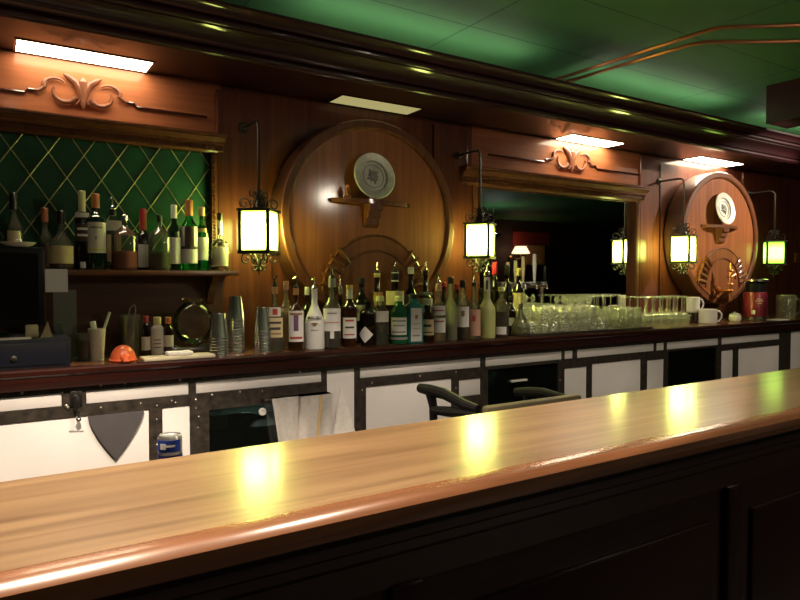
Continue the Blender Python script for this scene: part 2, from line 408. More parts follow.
# soffit lights
sof_spec = [(.135, .685, 'sof', 'long bright light panel in the canopy above the green lattice'),
            (1.685, 2.215, 'sofdim', 'dim yellowish light panel in the canopy above the larger barrel head'),
            (3.50, 4.05, 'sofhot', 'bright light panel in the canopy above the mirror'),
            (5.02, 5.66, 'sofhot', 'bright light panel in the canopy above the far barrel head')]
for a, b, mt, lb in sof_spec:
    t = thing('soffit_light', lb, 'light', ((a+b)/2, 3.29, SOZ), 0, 'light panels in the canopy')
    bm = bmn()
    y0, y1 = 3.222, 3.385
    box(bm, a-.010, b+.010, y0-.010, y0, SOZ-.004, SOZ); box(bm, a-.010, b+.010, y1, y1+.010, SOZ-.004, SOZ)
    box(bm, a-.010, a, y0, y1, SOZ-.004, SOZ); box(bm, b, b+.010, y0, y1, SOZ-.004, SOZ)
    part('trim_frame', bm, 'nosing', t, True)
    part('lens', box(bmn(), a, b, y0, y1, SOZ-.003, SOZ), mt, t, True)

# ceiling downlights above the bar (out of frame, the light of the room)
for x, y, wt in CANS:
    t = thing('ceiling_downlight', 'round recessed ceiling downlight above the front bar', 'light', (x, y, ZC), 0, 'ceiling downlights over the bar')
    bm = bmn(); lathe(bm, [(.085, -.002), (.11, -.002), (.11, -.014), (.085, -.014), (.085, -.002)][:4], 24); part('trim_ring', bm, 'darksteel', t)
    bm = bmn(); lathe(bm, [(.083, -.003), (.083, -.008)], 24); part('lens', bm, 'canlens', t)
    ld = bpy.data.lights.new('downlight', 'SPOT'); ld.energy = wt; ld.spot_size = math.radians(86); ld.spot_blend = .25; ld.shadow_soft_size = .06
    ld.color = (1, .84, .66); lo = bpy.data.objects.new('downlight', ld); C.objects.link(lo); lo.parent = t; lo.location = (0, 0, -.03)
for x, y, wt in COVE:
    t = thing('cove_tube', 'short lamp tube lying on top of the canopy behind the cornice', 'light', (x, y, SOZ+.178), 0, 'tubes on the canopy')
    part('base', box(bmn(), -.8, .8, -.03, .03, 0, .03), 'white', t)
    bm = bmn(); lathe(bm, [(.012, -.78), (.012, .78)], 10, axis='X', off=(0, 0, .045)); part('tube', bm, M['bulb'], t)
    ld = bpy.data.lights.new('cove', 'AREA'); ld.shape = 'RECTANGLE'; ld.size = 1.6; ld.size_y = .04; ld.energy = wt; ld.color = (.95, 1, .85)
    lo = bpy.data.objects.new('cove', ld); C.objects.link(lo); lo.parent = t; lo.location = (0, 0, .07); lo.rotation_euler = (PI-math.radians(15), 0, 0)
def pendant(x, y, z, pw, lb, cone=None):
    d = z+.49-ZC
    t = thing('pendant_lamp', lb, 'lamp', (x, y, ZC), 0, 'pendant lamps on the customer side')
    bm = bmn(); tube(bm, [(0, 0, 0), (0, 0, d-.36)], .005, 6); part('cord', bm, 'black', t)
    bm = bmn(); lathe(bm, [(.02, d-.36), (.05, d-.38), (.13, d-.47), (.125, d-.47), (.045, d-.385), (.02, d-.37)], 24); part('lamp_shade', bm, 'iron', t)
    bm = bmn(); sphere(bm, Vector((0, 0, d-.46)), .035); part('bulb', bm, 'bulb', t)
    ld = bpy.data.lights.new('pendant', 'SPOT' if cone else 'POINT'); ld.energy = pw; ld.color = (1, .82, .62); ld.shadow_soft_size = .05
    if cone: ld.spot_size = math.radians(cone); ld.spot_blend = .25
    lo = bpy.data.objects.new('pendant', ld); C.objects.link(lo); lo.parent = t; lo.location = (0, 0, d-.53)
pendant(*PENDANTS[0], 'pendant lamp hanging over the room opposite the far barrel')
pendant(*PENDANTS[1], 'added unseen pendant lamp giving frontal fill from behind the viewer')
pendant(*CONE, 'cone shaded lamp hanging over the left end of the front bar', 92)
ax_, ay_, az_, aw_ = ACCENT
t = thing('ceiling_spot', 'adjustable ceiling spot aimed at the far barrel head', 'light', (ax_, ay_, ZC))
d_ = (Vector((5.30, 3.2, 1.95))-Vector((ax_, ay_, az_))).normalized()
bm = bmn(); lathe(bm, [(.001, -.012), (.05, -.012), (.05, 0), (.001, 0)], 18); part('base', bm, 'black', t)
bm = bmn(); tube(bm, [Vector((0, 0, -.04))-d_*.05, Vector((0, 0, -.04))+d_*.05], .035, 14); tube(bm, [(0, 0, -.01), (0, 0, -.05)], .008, 8); part('head', bm, 'black', t)
ld = bpy.data.lights.new('accent', 'SPOT'); ld.energy = aw_; ld.color = (1, .84, .66); ld.spot_size = math.radians(42); ld.spot_blend = .6; ld.shadow_soft_size = .03
lo = bpy.data.objects.new('accent', ld); C.objects.link(lo); lo.parent = t; lo.location = Vector((0, 0, -.04))+d_*.06
lo.rotation_euler = d_.to_track_quat('-Z', 'Y').to_euler()
for x, y, wt in CEILING_FILLS:
    t = thing('ceiling_fill_bowl', 'added unseen bowl lamp brightening the green ceiling from the customer side', 'lamp', (x, y, ZC), 0, 'uplight bowls')
    bm = bmn(); tube(bm, [(0, 0, 0), (0, 0, -.62)], .006, 6); part('rod', bm, 'brass', t)
    bm = bmn(); lathe(bm, [(.001, -.66), (.08, -.65), (.15, -.60), (.17, -.57), (.165, -.57), (.14, -.595), (.07, -.635), (.001, -.645)], 28); part('bowl', bm, 'iron', t)
    ld = bpy.data.lights.new('ceiling_fill', 'POINT'); ld.energy = wt; ld.color = (.95, 1, .88); ld.shadow_soft_size = .05
    lo = bpy.data.objects.new('ceiling_fill', ld); C.objects.link(lo); lo.parent = t; lo.location = (.03, 0, -.60)

# ================================================================ LATTICE BAY
u0, u1 = LATU
lt = thing('lattice_panel', 'green glass panel crossed by gold diamond lattice behind the upper shelf', 'panel', ((u0+u1)/2, 3.44, 1.50))
ztop, zbot = 2.105, 1.50
part('pane', box(bmn(), u0, u1, 3.436, 3.455, zbot, ztop), 'greenpane', lt, True, smooth=0)
bm = bmn(); hw, hh = .075, .112; cx = .41
def clip_line(p, d):
    t0, t1 = -10, 10
    for q, dd, lo_, hi_ in ((p[0], d[0], u0, u1), (p[1], d[1], zbot, ztop)):
        a, b = (lo_-q)/dd, (hi_-q)/dd
        if a > b: a, b = b, a
        t0, t1 = max(t0, a), min(t1, b)
    return (t0, t1) if t1 - t0 > .02 else None
for sgn in (1, -1):
    for k in range(-16, 17):
        p = (cx + 2*hw*k, 2.02); r_ = clip_line(p, (hw, sgn*hh))
        if r_:
            A = [p[0]+hw*r_[0], 3.433 - (.002 if sgn > 0 else 0), p[1]+sgn*hh*r_[0]]; B = [p[0]+hw*r_[1], A[1], p[1]+sgn*hh*r_[1]]
            tube(bm, [A, B], .0027, 4)
part('lattice', bm, 'lead', lt, True)
for a, b in ((u1, u1+.055), (u0-.06, u0)): part('frame_stile', box(bmn(), a, b, 3.385, 3.455, CZ+.42, 2.11), 'carve', lt, True)
bm = bmn()
for i in range(36):
    z = 1.50+.0165*i; sphere(bm, Vector((u1+.012, 3.384, z)), .0085, 1, 1, .95, 8, 5)
part('bead_trim', bm, 'carve', lt, True)
def entab(parent, a, b, z0, k, dent=True):
    bm = bmn()
    pr = [(3.42, z0), (3.385, z0), (3.378, z0+.012), (3.372, z0+.012), (3.372, z0+.05), (3.352, z0+.056), (3.35, z0+.075), (3.318, z0+.10), (3.318, z0+.112), (3.308, z0+.116), (3.308, z0+.130), (3.42, z0+.130)]
    pr = [(p[0], z0+(p[1]-z0)*k) for p in pr]
    prism(bm, pr, a, b, 'X'); part('entablature', bm, 'carve', parent, True)
    if dent:
        bm = bmn(); n = int((b-a)/.019)
        for i in range(n): box(bm, a+.006+i*.019, a+.016+i*.019, 3.360, 3.3725, z0+.018*k, z0+.044*k)
        part('dentil_row', bm, 'carve', parent, True)
entab(lt, u0-.085, u1+.06, 2.090, .66)

# carved ornament with bead line
def ornament(cx, cz, s, name_lb, half):
    t = thing('carved_ornament', name_lb, 'carving', (cx, PY, cz))
    bm = bmn(); y = -.012
    def T(pts, r): tube(bm, [(p[0]*s, y, p[1]*s) for p in pts], [q*s for q in r], 8, .8)
    T([(0, -.088), (0, -.06), (0, -.04), (0, -.02)], [.004, .014, .012, .006])
    T([(0, -.045), (0, 0), (0, .045), (0, .066)], [.010, .017, .022, .006])
    for g in (1, -1):
        T([(g*.006, -.05), (g*.014, 0), (g*.032, .038), (g*.062, .060), (g*.086, .074)], [.010, .016, .018, .014, .004])
        T([(g*.016, -.045), (g*.022, -.058), (g*.036, -.070)], [.009, .008, .004])
        T([(g*(.080+.052*math.cos(math.radians(a))), -.016+.046*math.sin(math.radians(a))) for a in range(205, 400, 15)], [.0135-.0006*i for i in range(13)])
        T([(g*(.120+.050*math.cos(math.radians(a))), .006+.040*math.sin(math.radians(a))) for a in range(140, -20, -12)], [.004+.0006*i for i in range(14)])
        T([(g*.167, .0), (g*.19, -.022), (g*.21, -.024)], [.011, .009, .006])
    part('leaf_scroll', bm, 'carve', t)
    for g in (1, -1):
        bm = bmn(); tube(bm, [(g*.20*s, -.006, -.022*s), (g*.235*s, -.006, -.022*s), (g*.25*s, -.006, -.040*s), (g*half, -.006, -.042*s)], .006, 6); part('bead_line', bm, 'nosing', t)
    return t
ornament(.405, 2.31, .95, 'carved tulip scroll ornament on the frieze above the green lattice', .58)
ornament(3.675, 2.32, 1.12, 'carved leaf scroll ornament on the frieze above the mirror', .80)

# ================================================================ MIRROR
u0, u1 = MIRU
mr = thing('bar_mirror', 'wide bar mirror in a carved wood frame between the two barrel heads', 'mirror', ((u0+u1)/2, 3.44, CZ))
part('glass', box(bmn(), u0-.02, u1+.02, 3.430, 3.452, CZ, 2.07), 'mirror', mr, True, smooth=0)
for a, b in ((u1, u1+.06), (u0-.06, u0)): part('frame_stile', box(bmn(), a, b, 3.385, 3.455, CZ, 2.06), 'carve', mr, True)
bm = bmn()
for i in range(58):
    z = CZ+.01+.0165*i
    for uu in (u1+.011, u0-.011): sphere(bm, Vector((uu, 3.384, z)), .0085, 1, 1, .95, 8, 5)
part('bead_trim', bm, 'carve', mr, True)
entab(mr, u0-.17, u1+.085, 2.055, .88)

# ================================================================ BARREL HEADS
def barrel(cx, cz, r, lb, tap):
    t = thing('barrel_head', lb, 'barrel', (cx, PY-.018, cz))
    yf = -.17
    bm = bmn(); lathe(bm, [(r-.01, 0), (r, -.01), (r, yf+.01), (r-.006, yf+.01), (r-.02, yf+.03), (r-.02, 0)], 72, axis='Y'); part('side', bm, 'stave', t)
    bm = bmn(); lathe(bm, [(r+.001, yf+.018), (r+.001, yf+.004), (r-.006, yf-.004), (r-.042, yf-.006), (r-.054, yf+.002), (r-.060, yf+.018)], 72, axis='Y'); part('rim', bm, 'hoop', t)
    bm = bmn(); lathe(bm, [(r-.045, yf+.022), (r-.045, yf+.012), (1e-4, yf+.012)], 72, axis='Y'); part('head', bm, 'barrel', t)
    # arched door low on the head
    R = .335; dz = -.42
    def arcp(rad, zlo):
        pts = []
        for i in range(41):
            a = PI*i/40; x, z = rad*math.cos(a), dz+rad*math.sin(a)
            pts.append((x, z))
        return pts
    lim = r-.05
    def clipc(p):
        d = math.hypot(*p); return (p[0]*lim/d, p[1]*lim/d) if d > lim else p
    outer = [clipc(p) for p in arcp(R, 0)]
    x_end = outer[-1][0]
    a0 = math.atan2(outer[-1][1], outer[-1][0]); a1 = math.atan2(outer[0][1], outer[0][0])
    if a0 > 0: a0 -= 2*PI
    low = [(lim*math.cos(a0+(a1-a0)*i/16), lim*math.sin(a0+(a1-a0)*i/16)) for i in range(1, 16)]
    bm = bmn(); prism(bm, outer+low, yf+.013, yf-.012, 'Y'); dr = part('arched_door', bm, 'door_arch', t, smooth=30)
    bm = bmn()
    inner = [clipc(p) for p in arcp(R-.085, 0)]
    tube(bm, [(p[0], yf-.013, p[1]) for p in inner], .008, 6); tube(bm, [(p[0], yf-.008, p[1]) for p in outer], .009, 6)
    part('door_moulding', bm, 'hoop', t)
    # carved clasps at both shoulders of the door
    for g, am in ((-1, 152), (1, 28)):
        bm = bmn()
        for k in range(5):
            a = math.radians(am + g*-1*(k-2)*9); rad = R-.03
            c = Vector((rad*math.cos(a), yf-.02, dz+rad*math.sin(a)))
            d = Vector((math.cos(a), 0, math.sin(a)))
            tube(bm, [c-d*.055, c-d*.02, c+d*.02, c+d*.055], [.006, .013, .014, .006], 6, 1.0)
        part('clasp', bm, 'hoop', t)
    if tap:
        bm = bmn()
        lathe(bm, [(.030, 0), (.030, -.012), (.014, -.018), (.011, -.11)], 16, axis='Y', off=(-.07, yf-.012, -.445))
        sp = part('spigot', bm, 'copper', t)
        bm = bmn(); X_ = -.07
        tube(bm, [(X_, yf-.12, -.53), (X_, yf-.12, -.44), (X_, yf-.12, -.34), (X_, yf-.12, -.26), (X_, yf-.12, -.21)], [.013, .016, .018, .012, .006], 10)
        for zz in (-.445, -.39, -.33, -.28): sphere(bm, Vector((X_, yf-.12, zz)), .026, 1, 1, .5)
        part('valve', bm, 'copper', sp)
        bm = bmn(); tube(bm, [(X_, yf-.12, -.33), (X_+.05, yf-.13, -.31), (X_+.06, yf-.13, -.35)], .009, 8); part('lever', bm, 'copper', sp)
    return t, PY-.018+yf+.012
_, YF = barrel(1.884, 1.765, .570, 'large round oak barrel head nearest the viewer, left of the mirror', False)
barrel(5.325, 1.783, .563, 'far round oak barrel head with copper tap, right of the mirror', True)

def plate_shelf(cx, cz, lb):
    t = thing('bracket_shelf', lb, 'shelf', (cx, YF, cz))
    bm = bmn(); pr = [(-.27, 0), (-.25, .012), (.25, .012), (.27, 0), (.25, -.014), (-.25, -.014)]
    n = 24; pts = [(-.27, 0)] + [(-.25+.5*i/n, -.075*math.sin(PI*i/n)**.5) for i in range(n+1)] + [(.27, 0)]
    prism(bm, [(p[0], p[1]) for p in pts], -.014, .010, 'Z'); part('board', bm, 'hoop', t)
    bm = bmn(); prism(bm, [(0, -.014), (-.068, -.014), (-.068, -.045), (-.048, -.052), (-.048, -.085), (-.028, -.092), (-.028, -.128), (0, -.145)], -.042, .042, 'X'); part('bracket', bm, 'hoop', t)
    return t
def plate(cx, cz, y, r, lb):
    tilt = math.radians(9)
    t = thing('pewter_plate', lb, 'plate', (cx, y, cz))
    t.rotation_euler = (-tilt, 0, 0)
    bm = bmn(); lathe(bm, [(1e-4, .004), (r*.6, .004), (r, -.018), (r, -.022), (r*.96, -.025), (r*.68, -.016), (r*.62, -.004), (1e-4, -.004)], 48, axis='Y', off=(0, 0, r)); part('dish', bm, 'pewter', t)
    bm = bmn()
    for i in range(9):
        a = 2*PI*i/9; rr = r*(.34 if i % 2 else .26)
        tube(bm, [(0, -.006, r), (rr*.5*math.cos(a+.2), -.008, r+rr*.5*math.sin(a+.2)), (rr*math.cos(a), -.006, r+rr*math.sin(a))], [.006, .011, .004], 6)
    tube(bm, [(r*.5*math.cos(2*PI*i/32), -.006, r+r*.5*math.sin(2*PI*i/32)) for i in range(33)], .003, 5)
    part('relief', bm, 'pewter2', t)
    return t
plate_shelf(1.862, 1.868, 'small carved bracket shelf on the nearer barrel head')
plate_shelf(5.30, 1.880, 'small carved bracket shelf on the far barrel head')
plate(1.855, 1.879, YF-.062, .132, 'round pewter plate leaning on the nearer barrel head')
plate(5.29, 1.891, YF-.062, .138, 'round pewter plate leaning on the far barrel head')
t = thing('figurine', 'tiny dark figurine left of the pewter plate on the nearer barrel shelf', 'figurine', (1.690, YF-.045, 1.8785))
bm = bmn(); lathe(bm, [(.020, 0), (.020, .008), (.012, .016), (.016, .03), (.017, .045), (.008, .055)], 12); part('body', bm, 'copper', t)
bm = bmn(); sphere(bm, Vector((0, 0, .062)), .011); part('head', bm, 'copper', t)

# ================================================================ LANTERNS
def spiral(c, r, a0, turns, g, n=18):
    pts = []
    for i in range(n+1):
        f = i/n; a = a0+g*2*PI*turns*f; rr = r*(1-.75*f); pts.append((c[0]+rr*math.cos(a), c[1]+rr*math.sin(a)))
    return pts
def lantern(cx, cy, yw, rot, lb, pane, conduit=False):
    W = .071; zb, zt = 1.568, 1.772
    t = thing('wall_lantern', lb, 'lantern', (cx, yw, 2.235), 0, 'lanterns along the back bar')
    dy = cy-yw
    bm = bmn(); lathe(bm, [(.028, .0), (.028, -.008), (.016, -.014), (.014, -.03)], 16, axis='Y'); part('wall_rose', bm, 'iron', t)
    bm = bmn(); pts = [(0, -.01, 0), (0, dy+.05, .0), (0, dy+.02, -.005), (0, dy+.005, -.02), (0, dy, -.05), (0, dy, zt+.10-2.235)]
    tube(bm, pts, .0075, 8); part('arm', bm, 'iron', t)
    Rm = Matrix.Rotation(rot, 4, 'Z'); T = Matrix.Translation((0, dy, -2.235))
    def P(name, bm, mat, par=t):
        bmesh.ops.transform(bm, matrix=T @ Rm, verts=bm.verts[:]); return part(name, bm, mat, par)
    bm = bmn(); p = .008
    for sx in (-1, 1):
        for sy in (-1, 1): box(bm, sx*W-p, sx*W+p, sy*W-p, sy*W+p, zb, zt)
    box(bm, -W-.014, W+.014, -W-.014, W+.014, zt-.004, zt+.010); 
    for a, b, c_, d in ((-W-.012, W+.012, -W-.012, -W+.010), (-W-.012, W+.012, W-.010, W+.012), (-W-.012, -W+.010, -W, W), (W-.010, W+.012, -W, W)): box(bm, a, b, c_, d, zb-.010, zb+.008)
    cage = P('cage', bm, 'iron')
    q = W-.001
    for k in range(4):
        bm = bmn(); box(bm, -W+p*.6, W-p*.6, -q-.002, -q+.002, zb+.004, zt-.003)
        bmesh.ops.transform(bm, matrix=Matrix.Rotation(k*PI/2, 4, 'Z'), verts=bm.verts[:]); P('glass_pane', bm, pane)
    bm = bmn()
    lathe(bm, [(.052, zt+.010), (.030, zt+.022), (.016, zt+.060), (.010, zt+.10)], 12)
    P('finial', bm, 'iron')
    for k in range(4):
        bm = bmn(); A = Matrix.Rotation(k*PI/2+PI/4, 4, 'Z')
        tube(bm, [(x, 0, z) for x, z in [(.012, zt+.105), (.020, zt+.07), (.045, zt+.035)] + spiral((.080, zt+.036), .032, PI, 1.2, -1)], .0042, 6)
        tube(bm, [(x, 0, z) for x, z in [(.012, zt+.06)] + spiral((.034, zt+.092), .020, -PI*.6, 1.0, 1, 12)], .0036, 6)
        bmesh.ops.transform(bm, matrix=A, verts=bm.verts[:]); P('top_scroll', bm, 'iron')
        bm = bmn()
        tube(bm, [(x, 0, z) for x, z in [(.004, zb-.095), (.010, zb-.06), (.028, zb-.030)] + spiral((.070, zb-.036), .034, PI, 1.2, -1)], .0042, 6)
        tube(bm, [(x, 0, z) for x, z in [(.006, zb-.085)] + spiral((.030, zb-.075), .020, PI, .9, 1, 12)], .0036, 6)
        bmesh.ops.transform(bm, matrix=A, verts=bm.verts[:]); P('bottom_scroll', bm, 'iron')
    bm = bmn(); tube(bm, [(0, 0, zb-.01), (0, 0, zb-.115)], [.007, .003], 8); tube(bm, [(-W, 0, zb-.004), (W, 0, zb-.004)], .004, 6); tube(bm, [(0, -W, zb-.004), (0, W, zb-.004)], .004, 6); P('bottom_finial', bm, 'iron')
    if conduit:
        bm = bmn(); tube(bm, [(.02, -.004, .14), (.02, -.004, -1.05)], .005, 6); part('conduit', bm, 'black', t)
    return t
YP = PY-.018
lantern(1.172, 3.15, YP, math.radians(-41), 'lit square lantern left of the nearer barrel head', 'lan_y')
lantern(2.605, 3.15, YP, math.radians(-54), 'lit square lantern at the left end of the mirror', 'lan_y')
lantern(4.687, 3.15, YP, math.radians(-76), 'lit square lantern right of the mirror, beside the far barrel', 'lan_y', True)
lantern(6.045, 3.15, YP, math.radians(-50), 'green glowing lantern beyond the far barrel, at far right', 'lan_g')

# ================================================================ UPPER SHELF, BACK COUNTER
SHZ = 1.474
sh = thing('liquor_shelf', 'dark wood upper shelf under the green lattice carrying spirit bottles', 'shelf', (.4, 3.2, SHZ))
bm = bmn(); box(bm, -.6, 1.075, 3.17, 3.40, SHZ-.026, SHZ, .004); part('board', bm, 'shelfwood', sh, True)
bm = bmn(); box(bm, -.6, 1.045, 3.33, 3.385, CZ, SHZ-.026); part('back_panel', bm, 'recess', sh, True)
bm = bmn(); prism(bm, [(3.33, SHZ-.026), (3.19, SHZ-.026), (3.20, SHZ-.05), (3.27, SHZ-.10), (3.30, SHZ-.16), (3.33, SHZ-.17)], .95, .985, 'X'); part('bracket', bm, 'shelfwood', sh, True)
bc = thing('back_counter', 'long dark wood back counter holding all the bottles and glasses', 'counter', (3.0, 3.1, CZ))
bm = bmn(); box(bm, -1.6, 9.0, 2.875, PY-.019, CZ-.03, CZ); part('countertop', bm, 'countertop', bc, True)
bm = bmn()
pr = [(2.90, CZ-.0005), (2.875, CZ+.0005), (2.857, CZ-.002), (2.85, CZ-.010), (2.853, CZ-.026), (2.862, CZ-.034), (2.866, CZ-.060), (2.878, CZ-.085), (2.90, CZ-.090)]
prism(bm, pr, -1.6, 9.0, 'X'); part('nosing', bm, 'nosing', bc, True)

# cabinets under the back counter
FY = 2.90
def U(x): return at(x, 385, FY).x
STT, STB, DT, DB = .978, .923, .877, .12
def cabinet(name, x0, x1, strips, doors, lb, cat):
    a, b = U(x0), U(x1)
    t = thing(name, lb, cat, ((a+b)/2, 3.1, 0))
    bm = bmn(); box(bm, a, b, FY+.025, 3.36, .0, CZ-.031)
    glassd = [d for d in doors if d[2] == 'glass']
    if glassd:
        bm.free(); bm = bmn(); g = glassd[0]; ga, gb = U(g[0])-.005, U(g[1])+.005
        box(bm, a, b, 3.30, 3.36, 0, CZ-.031); box(bm, a, ga, FY+.025, 3.30, 0, CZ-.031); box(bm, gb, b, FY+.025, 3.30, 0, CZ-.031)
        box(bm, ga, gb, FY+.025, 3.30, 0, .10); box(bm, ga, gb, FY+.025, 3.30, g[3]+.005, CZ-.031)
    part('cabinet_body', bm, 'cooler_in' if glassd else 'cabbody', t, True)
    # face frame: boxes between openings
    ops = []
    for s in strips: ops.append((U(s[0]), U(s[1]), s[2] if len(s) > 2 else STB, STT))
    for d in doors: ops.append((U(d[0]), U(d[1]), d[4] if len(d) > 4 else DB, d[3] if len(d) > 3 else DT))
    xs = sorted(set([a, b]+[o[0] for o in ops]+[o[1] for o in ops])); zs = sorted(set([0.0, .995]+[o[2] for o in ops]+[o[3] for o in ops]))
    bm = bmn(); vg = {}
    def V(x, y, z):
        k = (round(x, 5), y, round(z, 5))
        if k not in vg: vg[k] = bm.verts.new((x, y, z))
        return vg[k]
    xs = [x for x in xs if a-1e-6 <= x <= b+1e-6]
    for xa, xb in zip(xs, xs[1:]):
        for za, zb in zip(zs, zs[1:]):
            xm, zm = (xa+xb)/2, (za+zb)/2
            if any(o[0] < xm < o[1] and o[2] < zm < o[3] for o in ops): continue
            bm.faces.new((V(xa, FY, za), V(xb, FY, za), V(xb, FY, zb), V(xa, FY, zb)))
    ret = bmesh.ops.extrude_face_region(bm, geom=bm.faces[:])
    for v in [g for g in ret['geom'] if isinstance(g, bmesh.types.BMVert)]: v.co.y += .024
    part('face_frame', bm, 'cabframe', t, True, smooth=0)
    for o in ops[:len(strips)]:
        part('drawer_front', box(bmn(), o[0]+.001, o[1]-.001, FY+.005, FY+.023, o[2]+.001, o[3]-.001, .003), 'cabpanel', t, True)
    for o, d in zip(ops[len(strips):], doors):
        if d[2] == 'white':
            part('door', box(bmn(), o[0]+.001, o[1]-.001, FY+.005, FY+.023, o[2]+.001, o[3]-.001, .003), 'cabpanel', t, True, label='white door panel')
        else:
            g = part('glass_door', box(bmn(), o[0]+.001, o[1]-.001, FY+.010, FY+.016, o[2]+.001, o[3]-.001), 'cabglass', t, True, label='dark glass door')
            bm = bmn(); box(bm, o[0]+.02, o[1]-.02, FY+.08, 3.28, o[3]-.13, o[3]-.122); part('inner_shelf', bm, 'darksteel', t, True)
    return t
ca = cabinet('cooler_cabinet', -90, 193, [(-80, 62), (86, 189)], [(-80, 149, 'white'), (162, 190, 'white', DT)], 'white fronted cooler cabinet at far left with the grey shield on its door', 'cabinet')
cb = cabinet('cooler_cabinet', 193, 357, [(196, 322)], [(209, 322, 'glass', .845), (327, 355, 'white', STT)], 'cooler cabinet with dark glass door behind the hanging towels', 'cabinet')
cc = cabinet('storage_cabinet', 357, 484, [(360, 481)], [(366, 452, 'white', DT), (459, 481, 'white', DT-.015, .765)], 'white door cabinet right of the towels, behind the black armrest', 'cabinet')
cd = cabinet('cooler_cabinet', 484, 563, [(485.5, 562)], [(488, 558, 'glass', .905)], 'dark glass cooler cabinet with a small white handle under the drinking glasses', 'cabinet')
ce = cabinet('storage_cabinet', 563, 665, [(564.5, 573), (577, 654), (656, 664)], [(564.5, 587, 'white', .865), (592, 641, 'white', DT), (647, 664, 'white', .86)], 'white three door cabinet below the stacked rocks glasses', 'cabinet')
cf = cabinet('cooler_cabinet', 665, 720, [(666.5, 718)], [(668, 716, 'glass', .91)], 'dark glass cooler cabinet below the white mugs', 'cabinet')
cg = cabinet('storage_cabinet', 720, 784, [(721, 779)], [(721, 733, 'white', DT), (738, 779, 'white', DT)], 'white two door cabinet below the red thermos', 'cabinet')
ch_ = cabinet('storage_cabinet', 784, 880, [], [(790, 872, 'white', STT)], 'tall white panelled cabinet at the far right end of the back counter', 'cabinet')
part('handle', box(bmn(), U(511), U(527), FY-.006, FY+.012, .815, .827, .002), 'white', cd, True, label='small white handle')
# rivets and latches
rv_m = None
def rivet(par, x, y):
    global rv_m
    p = at(x, y, FY-.001)
    if rv_m is None:
        bm = bmn(); sphere(bm, Vector((0, 0, 0)), .0055, 1, .5, 1, 10, 6); rv_m = build('rivet', bm, 'rivet'); o = rv_m
    else:
        o = rv_m.copy(); C.objects.link(o)
    o.parent = par; o.location = p - Vector(par.location)
for x, y in ((22, 393), (62, 393), (80, 385), (101, 385), (101, 408), (141, 404), (172, 401), (176, 403), (157, 406), (157, 445), (157, 420), (125, 383), (180, 380)): rivet(ca, x, y)
for x, y in ((196, 400), (196, 408), (199, 417), (212, 395), (240, 392), (262, 391), (240, 380), (300, 372), (198, 428)): rivet(cb, x, y)
for x, y in ((362, 390), (372, 383), (456, 372), (456, 388), (420, 376), (441, 368)): rivet(cc, x, y)
for x, y in ((560, 360), (560, 380)): rivet(cd, x, y)
bm = bmn(); p = at(76, 402, FY); 
lathe(bm, [(.009, p.z-.03), (.012, p.z-.022), (.012, p.z+.02), (.009, p.z+.03)], 12, p.x, FY-.016)
box(bm, p.x-.022, p.x+.022, FY-.008, FY, p.z-.015, p.z+.045, .002)
hg = part('latch', bm, 'darksteel', ca, True)
bm = bmn(); tube(bm, [(p.x+.004, FY-.018, p.z-.02), (p.x+.006, FY-.022, p.z-.06)], [.008, .006], 8); sphere(bm, Vector((p.x+.006, FY-.022, p.z-.068)), .010); part('lever', bm, 'steel', hg, True)
for dx, dz in ((-.035, -.012), (-.03, -.02), (-.012, .025), (.01, .035)):
    bm = bmn(); sphere(bm, Vector((p.x+dx, FY-.004, p.z+dz)), .007, 1, .6, 1, 10, 6); part('screw', bm, 'rivet', ca, True)
# maker's plate is too small to read: two thin dark dashes on the door
bm = bmn()
for k in range(3):
    q = at(69+k*5, 431.5, FY+.004); box(bm, q.x, q.x+.017, FY+.003, FY+.0055, q.z-.002, q.z+.003)
part('faint_print', bm, 'labelg', ca, True)
# shield
A, B_, T_ = at(88, 416, FY-.004), at(144, 411, FY-.004), at(112, 460, FY-.004)
ztop = (A.z+B_.z)/2; pts = [(A.x, ztop), (B_.x, ztop)]
n = 12
cz_ = T_.z; cx_ = (A.x+B_.x)/2-.006
for i in range(1, n): f = i/n; pts.append((B_.x+(cx_-B_.x)*f**1.45, ztop+(cz_-ztop)*f))
pts.append((cx_, cz_))
for i in range(n-1, 0, -1): f = i/n; pts.append((A.x+(cx_-A.x)*f**1.45, ztop+(cz_-ztop)*f))
bm = bmn(); prism(bm, pts, FY-.009, FY+.004, 'Y'); single('shield_plaque', bm, 'shield', 'plain dark grey shield shape hanging point down on the white cooler door', 'plaque', smooth=20)

# towels hanging on a rail of the glass cooler
rz_ = .868
bm = bmn(); ra, rb = U(262), U(327)
tube(bm, [(ra, FY-.0, rz_), (ra, FY-.03, rz_), (rb, FY-.03, rz_), (rb, FY-.0, rz_)], .005, 8); part('towel_rail', bm, 'darksteel', cb, True)
def cloth(x_l, x_r, zt, zb, y, taper_l, taper_r, folds, ph, mat='towel'):
    bm = bmn(); nx, nz = 36, 18; grid = []
    for j in range(nz+1):
        f = j/nz; row = []
        l = x_l + taper_l*f; r = x_r + taper_r*f
        for i in range(nx+1):
            g = i/nx
            yy = y - .009*f*(math.sin(g*folds*2*PI+ph)+.5*math.sin(g*folds*4.7*PI+ph*2)) - .004*math.sin(f*5+g*9+ph)
            row.append(bm.verts.new((l+(r-l)*g, yy, zt+(zb-zt)*f + (.005*math.sin(g*7+ph) if j == nz else 0))))
        grid.append(row)
    for j in range(nz):
        for i in range(nx): bm.faces.new((grid[j][i], grid[j][i+1], grid[j+1][i+1], grid[j+1][i]))
    back = [[bm.verts.new((v.co.x, FY-.012+ (v.co.y-y)*.15, v.co.z)) for v in row] for row in (grid[0],)]
    for i in range(nx): bm.faces.new((grid[0][i], grid[0][i+1], back[0][i+1], back[0][i]))
    ret = bmesh.ops.solidify(bm, geom=bm.faces[:], thickness=.003)
    return bm
ty = FY-.045
